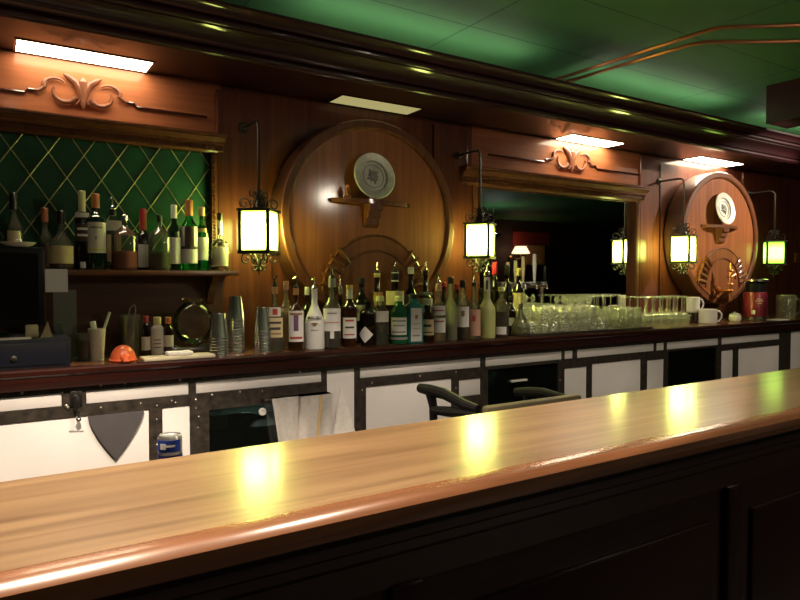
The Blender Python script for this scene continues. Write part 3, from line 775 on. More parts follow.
t = thing('bar_towel', 'plain white bar towel hanging left, overlapped by the gold striped towel', 'towel', (U(282), ty, rz_), 0, 'towels on the cooler rail')
part('cloth', cloth(U(268), U(298), rz_+.008, .55, ty, .05, .02, 1.6, .3), 'towel', t, True, smooth=60)
t = thing('bar_towel', 'white bar towel with one gold stripe hanging from the cooler rail', 'towel', (U(309), ty-.035, rz_), 0, 'towels on the cooler rail')
c_ = part('cloth', cloth(U(294), U(325), rz_+.010, .55, ty-.037, -.03, -.015, 1.2, 1.9), 'towel', t, True, smooth=60)
bm = bmn()
sx0 = U(313)
rows = []
for j in range(13):
    f = j/12; z = rz_+.008+(.55-rz_-.008)*f; g = (sx0-U(294))/(U(325)-U(294))
    yy = ty-.037 - .009*f*(math.sin(g*1.2*2*PI+1.9)+.5*math.sin(g*1.2*4.7*PI+3.8)) - .004*math.sin(f*5+g*9+1.9) - .0045
    xx = sx0-.022*f; rows.append([bm.verts.new((xx-.006, yy, z)), bm.verts.new((xx+.006, yy, z)), bm.verts.new((xx+.006, yy+.004, z)), bm.verts.new((xx-.006, yy+.004, z))])
for a, b in zip(rows, rows[1:]):
    for i in range(4): bm.faces.new((a[i], a[(i+1) % 4], b[(i+1) % 4], b[i]))
bm.faces.new(rows[0]); bm.faces.new(rows[-1][::-1]); part('stripe', bm, 'towelstripe', t, True, label='gold stripe')
# crumpled towel tucked at the tall white panel
bm = bmn(); ax, bx = U(331), U(346)
ring = []
top = at(336, 386, FY); 
nz = 12
for j in range(nz+1):
    f = j/nz; wv = .006+.075*f; row = []
    for i in range(21):
        g = i/20; a = g*2*PI
        row.append(bm.verts.new((top.x+.01+.02*f+wv*math.cos(a)*(1+.15*math.sin(5*a+f*4)), FY-.030-.004+(.006+.018*f)*math.sin(a)*(1+.3*math.sin(3*a+f*6)), top.z-.33*f)))
    ring.append(row)
for a, b in zip(ring, ring[1:]):
    for i in range(20): bm.faces.new((a[i], a[i+1], b[i+1], b[i]))
single('bar_towel', bm, 'towel', 'crumpled white towel hanging in a cone on the tall white panel', 'towel', group='towels on the cooler rail')

# ================================================================ BOTTLES
def strip(bm, r, a, half, z0, z1, n=14, sq=0, rot=0, th=.0007):
    # curved patch round a bottle of radius r, centred on angle a
    A = []
    for rr in (r+th, r+.0001):
        for z in (z0, z1):
            row = []
            for i in range(n+1):
                an = a-half+2*half*i/n; k = 1
                if sq: k = (abs(math.cos(an-rot))**sq+abs(math.sin(an-rot))**sq)**(-1/sq)
                row.append(bm.verts.new((rr*k*math.cos(an), rr*k*math.sin(an), z)))
            A.append(row)
    def q(r1, r2):
        for i in range(n): bm.faces.new((r1[i], r1[i+1], r2[i+1], r2[i]))
    q(A[0], A[1]); q(A[3], A[2]); q(A[2], A[0]); q(A[1], A[3])
    bm.faces.new((A[0][0], A[1][0], A[3][0], A[2][0])); bm.faces.new((A[0][n], A[2][n], A[3][n], A[1][n]))
def bottle(lb, x, top, Y, wpx, body, zbase=CZ, sh=.55, nk=.72, nr=.32, cap=('blackcap', .06), pour=None, labels=(), liquid=None, sq=0, texts=(), lines=(), name='spirit_bottle', group='bottles on the back counter', round_sh=True, cat='bottle', taper=1.0, yaw=0):
    base = at(x, 300, Y); u = base.x
    dep = depth(u, Y); r = wpx/2*dep/FPX
    if sq: r *= .93
    H = at(x, top, Y).z - zbase
    toward = math.atan2(-Y, -u)+yaw
    t = thing(name, lb, cat, (u, Y, zbase), 0, group)
    capm, capf = cap if cap else (None, 0)
    pf = .13 if pour else 0
    Hb = H*(1-pf)
    rn = r*nr
    zs, zn = Hb*sh, Hb*nk
    pr = [(r*.80, 0), (r*.97, .004), (r, .012), (r*taper, zs)]
    for i in range(1, 8):
        f = i/7
        k = math.cos(f*PI/2) if round_sh else (1-f)
        kk = (1+math.cos(f*PI))/2
        rad = rn+(r*taper-rn)*(.5*k+.5*kk if round_sh else kk)
        pr.append((rad, zs+(zn-zs)*f))
    zc = Hb*(1-capf)
    pr += [(rn*.96, zc), (rn*1.12, zc+.0008), (rn*1.12, min(zc+.010, Hb-.001))] if not capm else [(rn*.95, zc)]
    seg = 28
    bm = bmn(); lathe(bm, pr, seg, sq=sq, rot=toward if sq else 0)
    part('glass_body', bm, body, t)
    if capm:
        bm = bmn(); lathe(bm, [(rn*1.12, zc-.002), (rn*1.15, zc+.002), (rn*1.15, Hb-.002), (rn*1.0, Hb)], 16); part('cap', bm, capm, t)
    if pour:
        bm = bmn(); z = Hb
        lathe(bm, [(rn*.9, z-.004), (rn*1.05, z+.004), (rn*.8, z+.012), (.0055, z+.018), (.0045, z+.04)], 10); pp = part('pour_spout', bm, 'blackcap' if pour == 'black' else 'steel', t)
        bm = bmn(); dirx = 1 if (int(x) % 2) else -1
        tube(bm, [(0, 0, z+.036), (dirx*.004, 0, z+.036+H*pf*.4), (dirx*.016, 0, z+H*pf-.002)], [.0045, .004, .0036], 8); part('spout_tip', bm, 'steel', pp)
    if liquid:
        f, lm = liquid; bm = bmn(); lathe(bm, [(r*.78, .006), (r*.93, .014), (r*.93*((taper-1)*f/sh+1), Hb*f)], 24); part('liquid', bm, lm, t)
    for (z0, z1, half, m) in labels:
        bm = bmn(); zz = (z0+z1)/2*H
        if zz < zs: rr = r*(1+(taper-1)*zz/zs)
        elif zz > zn: rr = rn
        else: rr = r
        if zz > zn: rr = rn*1.03
        rmax = max(r*(1+(taper-1)*min(1, z0*H/zs)), r*(1+(taper-1)*min(1, z1*H/zs))) if zz < zs else rr
        strip(bm, rmax+.0004, toward, math.radians(half), z0*H, z1*H, 14, sq if zz < zs else 0, toward)
        part('label', bm, m, t)
    for (s, zf, size, m) in texts:
        zz = zf*H; rr = r*(1+(taper-1)*min(1, zz/zs))*1.0 + .0016
        bm = text_bm(s, size, rr+(r*.0 if not sq else 0), toward, zz, .0004); part('lettering', bm, m, t)
    for (zf, half, hf, m) in lines:       # a printed band or emblem bar on the label
        bm = bmn(); zz = zf*H; rr = r*(1+(taper-1)*min(1, zz/zs)) if zz < zn else rn
        strip(bm, rr+.0014, toward, math.radians(half), zz, zz+hf*H, 8, sq if zz < zs else 0, toward); part('print', bm, m, t)
    return t
R1, R2, R3, R4 = 2.935, 3.035, 3.13, 3.215
B = bottle
# front rank, left to right
B('clear rum bottle with tan label and red disc, leftmost of the counter bottles', 275, 277, R1, 17, 'g_clear', sh=.52, nk=.70, nr=.30, cap=('labelo', .10), pour='black', labels=((.20, .46, 58, 'labely'), (.48, .60, 40, 'label')), lines=((.50, 16, .08, 'inkred'), (.38, 42, .03, 'ink'), (.30, 36, .035, 'ink'), (.24, 42, .02, 'inkbrown')), liquid=(.20, 'liq_clear'))
B('clear bottle with pinkish neck half hidden behind the two left rum bottles', 286, 281, R2, 15, 'g_pink', sh=.55, nk=.72, cap=('labelp', .12), labels=((.55, .60, 50, 'labely'),))
B('dark rum bottle with white label and purple figure, left of the white bottle', 296, 279, R1, 16, 'g_brown', sh=.60, nk=.76, nr=.30, cap=('labelo', .10), pour='black', labels=((.13, .56, 62, 'labelw'),), lines=((.28, 16, .22, 'inkviolet'), (.17, 46, .03, 'inkred'), (.50, 46, .03, 'inkbrown')))
B('opaque white rum bottle with a palm emblem and grey lettering', 314.5, 280, R1, 20, 'milkwhite', sh=.42, nk=.76, nr=.30, cap=None, pour='steel', texts=(('MALIBU', .46, .021, 'ink'),), lines=((.34, 10, .05, 'inkbrown'), (.37, 18, .018, 'inkbrown'), (.28, 22, .012, 'labelg')), taper=.96)
B('dark bottle with a white neck behind the opaque white bottle', 307, 287, R3, 13, 'g_dark', cap=('whitecap', .13))
B('clear vodka bottle with broad white label and diagonal grey band', 332, 268, R1, 18, 'g_clear', sh=.56, nk=.74, nr=.34, cap=('labelg', .12), pour='black', labels=((.22, .50, 66, 'labelw'),), lines=((.32, 50, .015, 'labelp'), (.43, 30, .02, 'labelg'), (.13, 12, .09, 'labelw')), liquid=(.22, 'liq_amber'))
B('clear bottle behind the diagonal banded vodka bottle', 340, 280, R3, 14, 'g_dark', cap=('steel', .1), pour='steel')
B('dark bottle with white neck band and white label with red lines', 349.5, 285, R1, 15, 'g_brown', sh=.62, nk=.76, nr=.40, cap=('gold', .06), labels=((.15, .48, 60, 'labelw'), (.78, .93, 80, 'label')), lines=((.42, 34, .03, 'inkred'), (.31, 34, .03, 'ink'), (.20, 40, .02, 'inkred')))
B('black bottle with grey arched label, second row before the barrel door', 361.5, 278, R2, 17, 'g_dark', sh=.60, nk=.78, nr=.34, cap=('darksteel', .08), labels=((.36, .60, 34, 'labelg'),))
t = B('black bottle wearing a white diamond label on its front', 368, 300, R1, 17, 'g_dark', sh=.70, nk=.88, nr=.34, cap=('blackcap', .05))
u_, Y_ = t.location.x, t.location.y; rr = 17/2*depth(u_, Y_)/FPX+.0012; tw = math.atan2(-Y_, -u_)-.35
bm = bmn(); fan = []
for k in range(13):
    f = k/12; hz = .042*(1-abs(f-.5)*2)+.0006
    an = tw+(f-.5)*1.9
    fan.append([bm.verts.new(((rr+d)*math.cos(an), (rr+d)*math.sin(an), .062+s*hz)) for d, s in ((0, 1), (0, -1), (-.0006, -1), (-.0006, 1))])
for a, b in zip(fan, fan[1:]):
    for i in range(4): bm.faces.new((a[i], a[(i+1) % 4], b[(i+1) % 4], b[i]))
part('diamond_label', bm, 'labelw', t)
B('tall dark bottle with orange arched label and silver spout in the middle row', 377, 263, R2, 17, 'g_brown', sh=.55, nk=.74, nr=.34, cap=('gold', .05), pour='steel', labels=((.44, .64, 44, 'labelo'),), lines=((.48, 20, .08, 'labely'),))
B('clear short bottle with white shoulder band before the orange arched label', 380, 296, R1, 17, 'g_clear', sh=.66, nk=.82, nr=.42, cap=('yellowcap', .10), labels=((.48, .70, 80, 'label'),), liquid=(.42, 'liq_clear'))
B('tall dark wine shaped bottle with cream neck label and wide beige arch label', 395, 263, R3, 20, 'g_dark', sh=.58, nk=.74, nr=.36, cap=('blackcap', .10), pour='black', labels=((.46, .64, 62, 'labely'), (.76, .88, 70, 'label')))
B('green gin bottle with white label in the front row', 399, 296, R1, 17, 'g_mgreen', sh=.66, nk=.82, nr=.44, cap=('yellowcap', .10), labels=((.20, .56, 62, 'labelw'), (.10, .15, 80, 'labelg')), lines=((.48, 50, .02, 'ink'), (.38, 40, .03, 'labelg'), (.25, 50, .02, 'ink')))
B('dark bottle with white cap and pale label behind the teal bottle', 411, 267, R3, 15, 'g_dark', sh=.56, nk=.72, nr=.36, cap=('whitecap', .09), labels=((.40, .62, 55, 'labelg'),))
B('square teal gin bottle with a tall white label', 413.5, 294, R1, 18, 'g_teal', sh=.74, nk=.84, nr=.42, cap=('blackcap', .09), sq=7, yaw=.35, labels=((.05, .72, 34, 'labelw'),), lines=((.50, 9, .08, 'inkbrown'), (.40, 22, .012, 'labelg'), (.30, 22, .012, 'labelg'), (.15, 24, .03, 'labelg')))
B('tall dark bottle with cream labels behind the pale tan labelled bottle', 425.5, 261, R3, 16, 'g_dark', sh=.54, nk=.70, nr=.30, cap=('blackcap', .05), pour='steel', labels=((.34, .52, 60, 'label'), (.56, .60, 60, 'labelg')))
B('short brown bottle with tan label right of the teal bottle', 427.5, 305, R1, 14, 'g_brown', sh=.68, nk=.82, nr=.40, cap=('blackcap', .10), labels=((.20, .62, 64, 'labely'),), lines=((.42, 32, .07, 'ink'), (.26, 44, .03, 'ink')))
B('pale clear bottle with pinkish neck and two white labels', 438.5, 275, R1, 15, 'g_pink', sh=.56, nk=.74, nr=.36, cap=('labelp', .12), pour='steel', labels=((.14, .36, 64, 'labelw'), (.40, .54, 64, 'labelw')), lines=((.30, 44, .02, 'inkred'), (.46, 44, .02, 'inkred')))
B('frosted clear bottle with dark cap and low liquid', 450.5, 277, R1, 14, 'g_frostc', sh=.50, nk=.68, nr=.36, cap=('blackcap', .10), liquid=(.26, 'liq_amber'))
B('clear bottle with square white label and black cap, right of the frosted clear one', 463, 280, R1, 13, 'g_clear', sh=.60, nk=.76, nr=.38, cap=('blackcap', .12), labels=((.22, .56, 66, 'labelw'),), lines=((.40, 14, .09, 'inkbrown'),), liquid=(.2, 'liq_amber'))
B('clear bottle with salmon pink label beside the yellow frosted bottle', 474, 274, R1, 14, 'g_clear', sh=.52, nk=.70, nr=.30, cap=('blackcap', .05), pour='steel', labels=((.06, .46, 66, 'labelp'),), lines=((.28, 14, .09, 'inkred'),))
B('tall frosted yellowish bottle with a small dark figure on its neck', 487, 264, R1, 17, 'g_frost', sh=.42, nk=.62, nr=.38, cap=('steel', .05), pour='steel', labels=((.63, .82, 60, 'labelw'),), lines=((.66, 16, .12, 'ink'),))
B('clear bottle with dark shoulder and small white label at its foot', 501.5, 287, R1, 15, 'g_clear', sh=.62, nk=.78, nr=.36, cap=('yellowcap', .08), labels=((.07, .22, 40, 'labelw'),), liquid=(.52, 'liq_amber'))
B('red capped wine bottle before the mirror', 494.5, 262, R4, 13, 'g_dark', sh=.58, nk=.76, nr=.36, cap=('redcap', .17), name='wine_bottle')
B('all black wine bottle right of the red capped one', 506.5, 265, R4, 13, 'g_dark', sh=.58, nk=.76, nr=.34, cap=('blackcap', .15), name='wine_bottle')
B('dark shouldered bottle with tall yellowish label before the mirror', 518.5, 268, R3, 12, 'g_dark', sh=.62, nk=.76, nr=.36, cap=('gold', .12), labels=((.15, .62, 70, 'labely'),))
B('small black bottle between the clear bottle and the decanter', 511, 296, R2, 10, 'g_dark', sh=.62, nk=.76, nr=.42, cap=('blackcap', .10), labels=((.25, .45, 40, 'labelw'),))
B('dark bottle in the back row above the square white label bottle', 457, 284, R3, 13, 'g_dark', cap=('redcap', .10))
B('dark bottle in the back row before the lower right barrel rim', 444, 282, R4, 12, 'g_dark', cap=('redcap', .08))
B('dark bottle in the back row left of the tall frosted bottle', 480, 288, R3, 12, 'g_dark', cap=('blackcap', .08))
B('squat clear decanter with round stopper beside the drinking glasses', 521, 303, R1, 19, 'g_clear', sh=.22, nk=.74, nr=.20, cap=('steel', .18), name='decanter', cat='decanter', liquid=(.12, 'liq_clear'))

# upper shelf
YS1, YS2 = 3.235, 3.325
G2 = 'bottles on the upper shelf'
def SB(*a, **k): return bottle(*a, zbase=SHZ, group=G2, **k)
SB('dark bottle with black cap behind the register monitor, leftmost on the shelf', 15, 193, YS1, 17, 'g_clear', sh=.50, nk=.70, nr=.36, cap=('blackcap', .22), liquid=(.45, 'liq_amber'), labels=((.1, .5, 40, 'labely'),))
SB('clear bottle with brown neck left of the round flask', 46, 208, YS1, 14, 'g_clear', sh=.48, nk=.66, nr=.40, cap=('orangecap', .22), liquid=(.42, 'liq_amber'))
SB('round flask bottle with tan oval label', 62, 211, YS1, 25, 'g_clear', sh=.36, nk=.66, nr=.26, cap=('blackcap', .22), liquid=(.34, 'liq_amber'), labels=((.10, .40, 58, 'labely'),))
SB('dark bottle with pale yellow pointed cap and narrow dark label', 83.5, 191, YS1, 14, 'g_dark', sh=.62, nk=.74, nr=.42, cap=('yellowcap', .26), labels=((.36, .58, 66, 'labeld'), (.02, .10, 20, 'labelw'), (.66, .72, 60, 'labelw')), lines=((.42, 40, .03, 'labelw'), (.50, 40, .03, 'labelw')))
SB('green whiskey bottle with big cream label and yellow stripe', 97, 194, YS1, 20, 'g_dgreen', sh=.66, nk=.76, nr=.34, cap=('orangecap', .18), labels=((.22, .62, 62, 'label'),), texts=(('JAMESON', .55, .012, 'ink'), ('JJ', .42, .016, 'ink')), lines=((.25, 62, .02, 'yellow'),))
SB('clear bottle with torn paper tag behind the pink decanter', 114, 200, YS2, 16, 'g_clear', sh=.60, nk=.76, nr=.36, cap=('blackcap', .10), pour='steel', labels=((.56, .70, 80, 'label'), (.12, .5, 60, 'labely')))
SB('clear decanter holding pink liquid', 125.5, 215, YS1, 25, 'g_clear', sh=.60, nk=.80, nr=.22, cap=('steel', .10), liquid=(.34, 'liq_pink'), name='decanter', cat='decanter')
SB('bottle with tall red capsule and white label between the decanters', 144, 209, YS2, 13, 'g_dark', sh=.56, nk=.64, nr=.46, cap=('redcap', .34), labels=((.05, .42, 66, 'labelw'),))
SB('clear decanter holding olive green liquid', 160.5, 215, YS1, 22, 'g_clear', sh=.58, nk=.80, nr=.22, cap=('blackcap', .12), liquid=(.32, 'liq_green'), name='decanter', cat='decanter')
SB('dark green bottle with white cap right of the green decanter', 175, 205, YS1, 13, 'g_dgreen', sh=.58, nk=.74, nr=.40, cap=('whitecap', .20), labels=((.10, .50, 66, 'labelw'),))
SB('bottle with orange copper cap and half black half white label', 190, 200, YS1, 17, 'g_green', sh=.58, nk=.74, nr=.40, cap=('orangecap', .22), labels=((.10, .62, 62, 'labelw'),), lines=((.30, 60, .04, 'ink'), (.34, 30, .28, 'labeld')))
SB('bright green bottle with cork stopper and white label', 202.5, 207, YS1, 13, 'g_green', sh=.56, nk=.72, nr=.42, cap=('cork', .14), labels=((.16, .52, 66, 'labelw'), (.60, .66, 40, 'gold')))
SB('small clear bottle with black top lit by the left lantern, last on the shelf', 220.5, 213, YS1, 17, 'g_clear', sh=.44, nk=.56, nr=.28, cap=('blackcap', .12), labels=((.08, .40, 62, 'label'), (.62, .86, 70, 'labelw')), lines=((.42, 16, .06, 'ink'),))

# small bottles on the counter, left
G3 = 'small sauce bottles on the back counter'
B('small dark bottle with white label, left of the three little bottles', 145.5, 316, R3-.02, 9, 'g_dark', sh=.62, nk=.78, nr=.5, cap=('inkred', .16), labels=((.14, .48, 66, 'labelw'),), group=G3, name='bitters_bottle')
B('small white wrapped bottle with yellow cap, middle of the three little bottles', 157, 317, R3-.03, 12, 'labelw', sh=.70, nk=.80, nr=.55, cap=('yellowcap', .18), labels=((.08, .6, 70, 'labelw'),), lines=((.2, 30, .02, 'ink'), (.3, 30, .02, 'ink'), (.4, 30, .02, 'ink')), group=G3, name='bitters_bottle')
B('small bottle with orange cap and slanted label, right of the three little bottles', 168, 317, R3-.04, 10, 'g_brown', sh=.66, nk=.78, nr=.5, cap=('orangecap', .16), labels=((.06, .52, 70, 'label'),), lines=((.1, 60, .12, 'labeld'),), group=G3, name='bitters_bottle')

# ================================================================ LEFT END OF THE COUNTER
# cash drawer, register
t = thing('cash_drawer', 'dark navy cash drawer at the left end of the back counter', 'cash drawer', (.03, 3.0, CZ))
bm = bmn(); box(bm, -.32, .285, 2.885, 3.30, CZ, CZ+.115, .004); part('body', bm, 'navy', t, True)
bm = bmn(); box(bm, -.30, .268, 2.879, 2.886, CZ+.012, CZ+.098, .002); dr = part('drawer_front', bm, 'navy', t, True)
bm = bmn(); lathe(bm, [(.012, 0), (.012, -.006), (.004, -.008)], 12, axis='Y', off=(.09, 2.879, CZ+.042)); part('lock', bm, 'steel', dr, True)
t = thing('register_monitor', 'black register monitor standing on the cash drawer', 'monitor', (-.06, 3.02, CZ+.115))
bm = bmn(); box(bm, -.14, .08, 2.94, 3.14, CZ+.115, CZ+.13, .004); part('foot', bm, 'black', t, True)
bm = bmn(); box(bm, -.06, .02, 3.05, 3.10, CZ+.12, CZ+.24); part('neck', bm, 'black', t, True)
bm = bmn(); box(bm, -.36, .208, 3.0, 3.075, CZ+.155, 1.560, .008); part('housing', bm, 'black', t, True)
bm = bmn(); box(bm, -.335, .185, 2.997, 3.001, CZ+.185, 1.535); part('screen', bm, 'screen', t, True)
t = thing('serving_dish', 'small white dish on top of the register monitor', 'dish', (.115, 3.04, 1.560))
bm = bmn(); lathe(bm, [(.03, 0), (.055, .008), (.068, .020), (.064, .020), (.052, .011), (.001, .006)], 24); part('dish', bm, 'white', t)
bm = bmn(); lathe(bm, [(.010, .008), (.012, .03), (.008, .034), (.008, .04)], 10); single('salt_pot', bm, 'white', 'tiny white pot standing in the dish on the monitor', 'pot', (.12, 3.04, 1.560))
bm = bmn(); p0 = at(45, 269, 2.985); p1 = at(68, 292, 2.985)
n_ = 6
for k in range(1): box(bm, p0.x, p1.x, 2.985, 2.9865, p1.z, p0.z)
single('paper_note', bm, 'paper', 'square white paper note stuck to the edge of the black monitor', 'note', smooth=0)
p0 = at(53, 290, 3.12); p1 = at(77, 335, 3.12)
t = thing('menu_holder', 'grey see-through acrylic holder behind the white paper note', 'holder', ((p0.x+p1.x)/2, 3.14, CZ))
bm = bmn(); box(bm, p0.x, p1.x, 3.12, 3.128, CZ+.006, p0.z); part('panel', bm, 'grey', t, True)
bm = bmn(); box(bm, p0.x-.01, p1.x+.01, 3.09, 3.16, CZ, CZ+.008, .002); part('foot', bm, 'grey', t, True)
bm = bmn(); q = at(84, 330, 3.05); box(bm, -.003, .003, -.02, .02, 0, .17); bmesh.ops.rotate(bm, cent=(0, 0, 0), matrix=Matrix.Rotation(-.28, 3, 'Y'), verts=bm.verts[:])
single('green_card', bm, 'greenplastic', 'green card leaning beside the grey acrylic holder', 'card', (q.x-.045, 3.075, CZ+.002), smooth=0)
ZD = CZ+.115
bm = bmn(); lathe(bm, [(.001, -.022), (.024, -.022), (.026, -.018), (.026, .018), (.024, .022), (.001, .022)], 20, axis='X', off=(0, 0, .026)); single('paper_roll', bm, 'board', 'small cream paper roll lying on the cash drawer', 'paper roll', (.155, 2.945, ZD))
bm = bmn(); prism(bm, [(-.02, 0), (.022, 0), (.006, .062)], -.008, .008, 'Y'); single('tent_card', bm, 'labely', 'pale yellow folded card beside the paper roll', 'card', (.206, 2.95, ZD), smooth=0)
bm = bmn(); box(bm, -.08, .09, -.025, .025, 0, .006); single('receipt_stack', bm, 'label', 'flat stack of receipts along the front of the cash drawer', 'receipts', (.06, 2.912, ZD), smooth=0)

# cups with straws
def cup_prof(rb, rt, h, th=.002): return [(.001, 0), (rb, 0), (rb+.0005, .002), (rt, h), (rt-th, h), (rb-th, .005), (.001, .005)]
q = at(85, 340, 3.06); t = thing('drinking_glass', 'brownish clear glass left of the white paper cup', 'glass', (q.x, 3.06, CZ))
bm = bmn(); lathe(bm, cup_prof(.028, .035, .115), 20); part('body', bm, 'cupglass', t)
bm = bmn(); lathe(bm, [(.026, .006), (.032, .085)], 20); part('drink', bm, 'liq_amber', t)
q = at(97, 340, 3.04); bm = bmn(); lathe(bm, cup_prof(.027, .035, .135), 20); single('paper_cup', bm, 'white', 'white paper cup holding a stirring stick', 'cup', (q.x, 3.04, CZ))
bm = bmn(); tube(bm, [(-.012, 0, .008), (.052, 0, .205)], .0055, 8); single('stirring_stick', bm, 'white', 'white stick leaning out of the white paper cup', 'stick', (q.x, 3.04, CZ))
bm = bmn(); tube(bm, [(.012, 0.008, .008), (-.015, .01, .165)], .012, 8); single('napkin_roll', bm, 'paper', 'rolled white napkin standing in the white paper cup', 'napkin', (q.x, 3.04, CZ))
# orange squeezer
q = at(123, 352, 2.93); t = thing('citrus_squeezer', 'bright orange domed citrus squeezer on the counter edge', 'squeezer', (q.x, 2.93, CZ))
bm = bmn(); R_ = .052; pr = [(R_*.9, 0), (R_, .006)] + [(R_*math.cos(math.radians(a)), .006+.064*math.sin(math.radians(a))) for a in range(10, 90, 10)] + [(.001, .070)]
lathe(bm, pr, 30); part('dome', bm, 'orange', t)
bm = bmn(); lathe(bm, [(R_+.002, .004), (R_+.004, .008), (R_+.002, .012)], 30); part('rim_ring', bm, 'orange', t)
bm = bmn(); tube(bm, [(0, -.045, .02), (0, -.064, .016), (0, -.070, .004)], [.020, .017, .010], 10); part('spout', bm, 'orange', t)
# tongs glass
q = at(130, 340, 3.16); t = thing('drinking_glass', 'tall clear glass holding metal tongs', 'glass', (q.x, 3.16, CZ))
bm = bmn(); lathe(bm, cup_prof(.034, .046, .185), 22); part('body', bm, 'cupglass', t)
bm = bmn()
for g in (-1, 1): tube(bm, [(g*.008, 0, .01), (g*.018, 0, .13), (g*.012+.014, 0, .215), (.020, 0, .232)], .0045, 6)
single('tongs', bm, 'steel', 'metal tongs standing in the tall clear glass', 'tongs', (q.x, 3.16, CZ))
# snifter
q = at(194, 340, 3.10); t = thing('brandy_snifter', 'very large clear brandy snifter behind the cutting board', 'glass', (q.x, 3.10, CZ))
bm = bmn(); pr = [(.001, 0), (.05, .002), (.046, .005), (.008, .010), (.007, .035), (.02, .045)]
for i in range(1, 13): a = math.radians(-70+i*11.2); pr.append((.095*math.cos(a), .142+.104*math.sin(a)))
pr += [(.062, .254), (.060, .254)]
lathe(bm, pr, 32, caps=False); part('bowl', bm, 'stemglass', t)
bm = bmn(); lathe(bm, [(.018, -.09), (.024, -.07), (.012, -.05), (.012, .03), (.024, .05), (.026, .09)], 14, axis='X', off=(0, 0, .026)); q2 = at(192, 346, 3.0)
single('cocktail_jigger', bm, 'darksteel', 'dark metal double jigger lying before the snifter', 'jigger', (q2.x, 3.0, CZ), smooth=50)
# board and folded cloth
a_, b_ = at(141, 355, 2.93), at(211, 352, 2.93)
bm = bmn(); box(bm, a_.x, b_.x-.0, 2.862, 2.968, CZ, CZ+.014, .004); single('cutting_board', bm, 'board', 'cream cutting board on the counter edge', 'board')
bm = bmn(); p0 = at(166, 352, 2.915); p1 = at(192, 352, 2.915); box(bm, p0.x, p1.x, 2.885, 2.945, CZ+.014, CZ+.032, .008); single('folded_cloth', bm, 'towel', 'small folded white cloth on the cutting board', 'cloth')
# stacks of cups
def cup_mesh():
    bm = bmn(); h = .115; lathe(bm, [(.043, 0), (.044, .003), (.0425, .006), (.030, h-.004), (.028, h), (.001, h), (.001, h-.002), (.028, h-.004), (.041, .004), (.0415, 0)], 22); return bm
proto = None
for (x, top, Y, n, lb) in ((219, 313, 2.925, 7, 'clear plastic cup in the shorter inverted stack left of the tallest stack'), (236, 296, 3.0, 11, 'clear plastic cup in the tallest inverted stack'), (263, 307, 2.94, 8, 'clear plastic cup in the inverted stack beside the first rum bottle')):
    p = at(x, 330, Y); H = at(x, top, Y).z-CZ
    for k in range(n):
        z = CZ+k*(H-.115)/(n-1)
        if proto is None: proto = single('plastic_cup', cup_mesh(), 'cupstack', lb, 'cup', (p.x, Y, z), 'nested plastic cups'); o = proto
        else: o = dup(proto, (p.x, Y, z), lb)
        o['group'] = 'nested plastic cups, ' + lb.split('inverted ')[0].split('in the ')[1].strip() + ' stack at ' + ('left' if x < 230 else 'middle' if x < 250 else 'right')
    if x == 219: pass

# ================================================================ GLASSWARE
t = thing('glass_tray', 'long dark tray under the rocks glasses', 'tray', (3.2, 3.06, CZ))
bm = bmn(); box(bm, 2.76, 3.93, 2.875, 3.275, CZ, CZ+.008, .003); part('base', bm, 'darksteel', t, True)
bm = bmn(); box(bm, 2.76, 3.93, 2.868, 2.876, CZ, CZ+.016); part('rim', bm, 'steel', t, True)
ZT = CZ+.008
bm = bmn(); lathe(bm, [(.040, 0), (.041, .003), (.041, .02), (.037, .066), (.034, .078), (.030, .082), (.001, .082), (.001, .074), (.030, .070), (.037, .02), (.038, 0)], 14)
for v in bm.verts:        # shallow cut facets
    a = math.atan2(v.co.y, v.co.x); rr_ = math.hypot(v.co.x, v.co.y)
    if rr_ > .03 and .01 < v.co.z < .075: k = 1+.02*math.cos(7*a); v.co.x *= k; v.co.y *= k
rocks = None
LR = 'faceted clear rocks glass upside down on the dark tray, in the lower tier'
LU = 'faceted clear rocks glass upside down stacked in the upper tier'
rk = build('rocks_glass', bm, 'rocks', 20)
def place(o, loc, lb, gr, first=[True]):
    c = o.copy(); C.objects.link(c); c.location = loc; c.rotation_euler = (0, 0, random.uniform(0, 3)); return tag(c, lb, 'glass', gr)
rng = random.Random(3)
for r_, Y in enumerate((2.925, 3.013, 3.101, 3.189)):
    for c_ in range(9):
        u = 2.83+.0905*c_+.03*r_+rng.uniform(-.003, .003)
        if c_ >= 8 and r_ == 0: continue
        place(rk, (u, Y, ZT), LR, 'rocks glasses, lower tier')
        if (1 <= c_ <= 6) if r_ == 0 else (c_ <= 7):
            place(rk, (u+.002, Y, ZT+.0825), LU, 'rocks glasses, upper tier')
C.objects.unlink(rk); bpy.data.objects.remove(rk)
# taller tumblers at the right end of the tray
bm = bmn(); lathe(bm, [(.040, 0), (.041, .003), (.033, .140), (.030, .145), (.001, .145), (.001, .135), (.030, .13), (.038, .004), (.038, 0)], 18)
tb = build('highball_glass', bm, 'tumbler', 40)
for k, (u, Y) in enumerate(((3.66, 2.93), (3.755, 2.935), (3.85, 2.94), (3.75, 3.03), (3.85, 3.03), (3.76, 3.12), (3.855, 3.12))):
    place(tb, (u, Y, ZT), 'clear highball glass upside down at the right end of the dark tray', 'highball glasses')
C.objects.unlink(tb); bpy.data.objects.remove(tb)
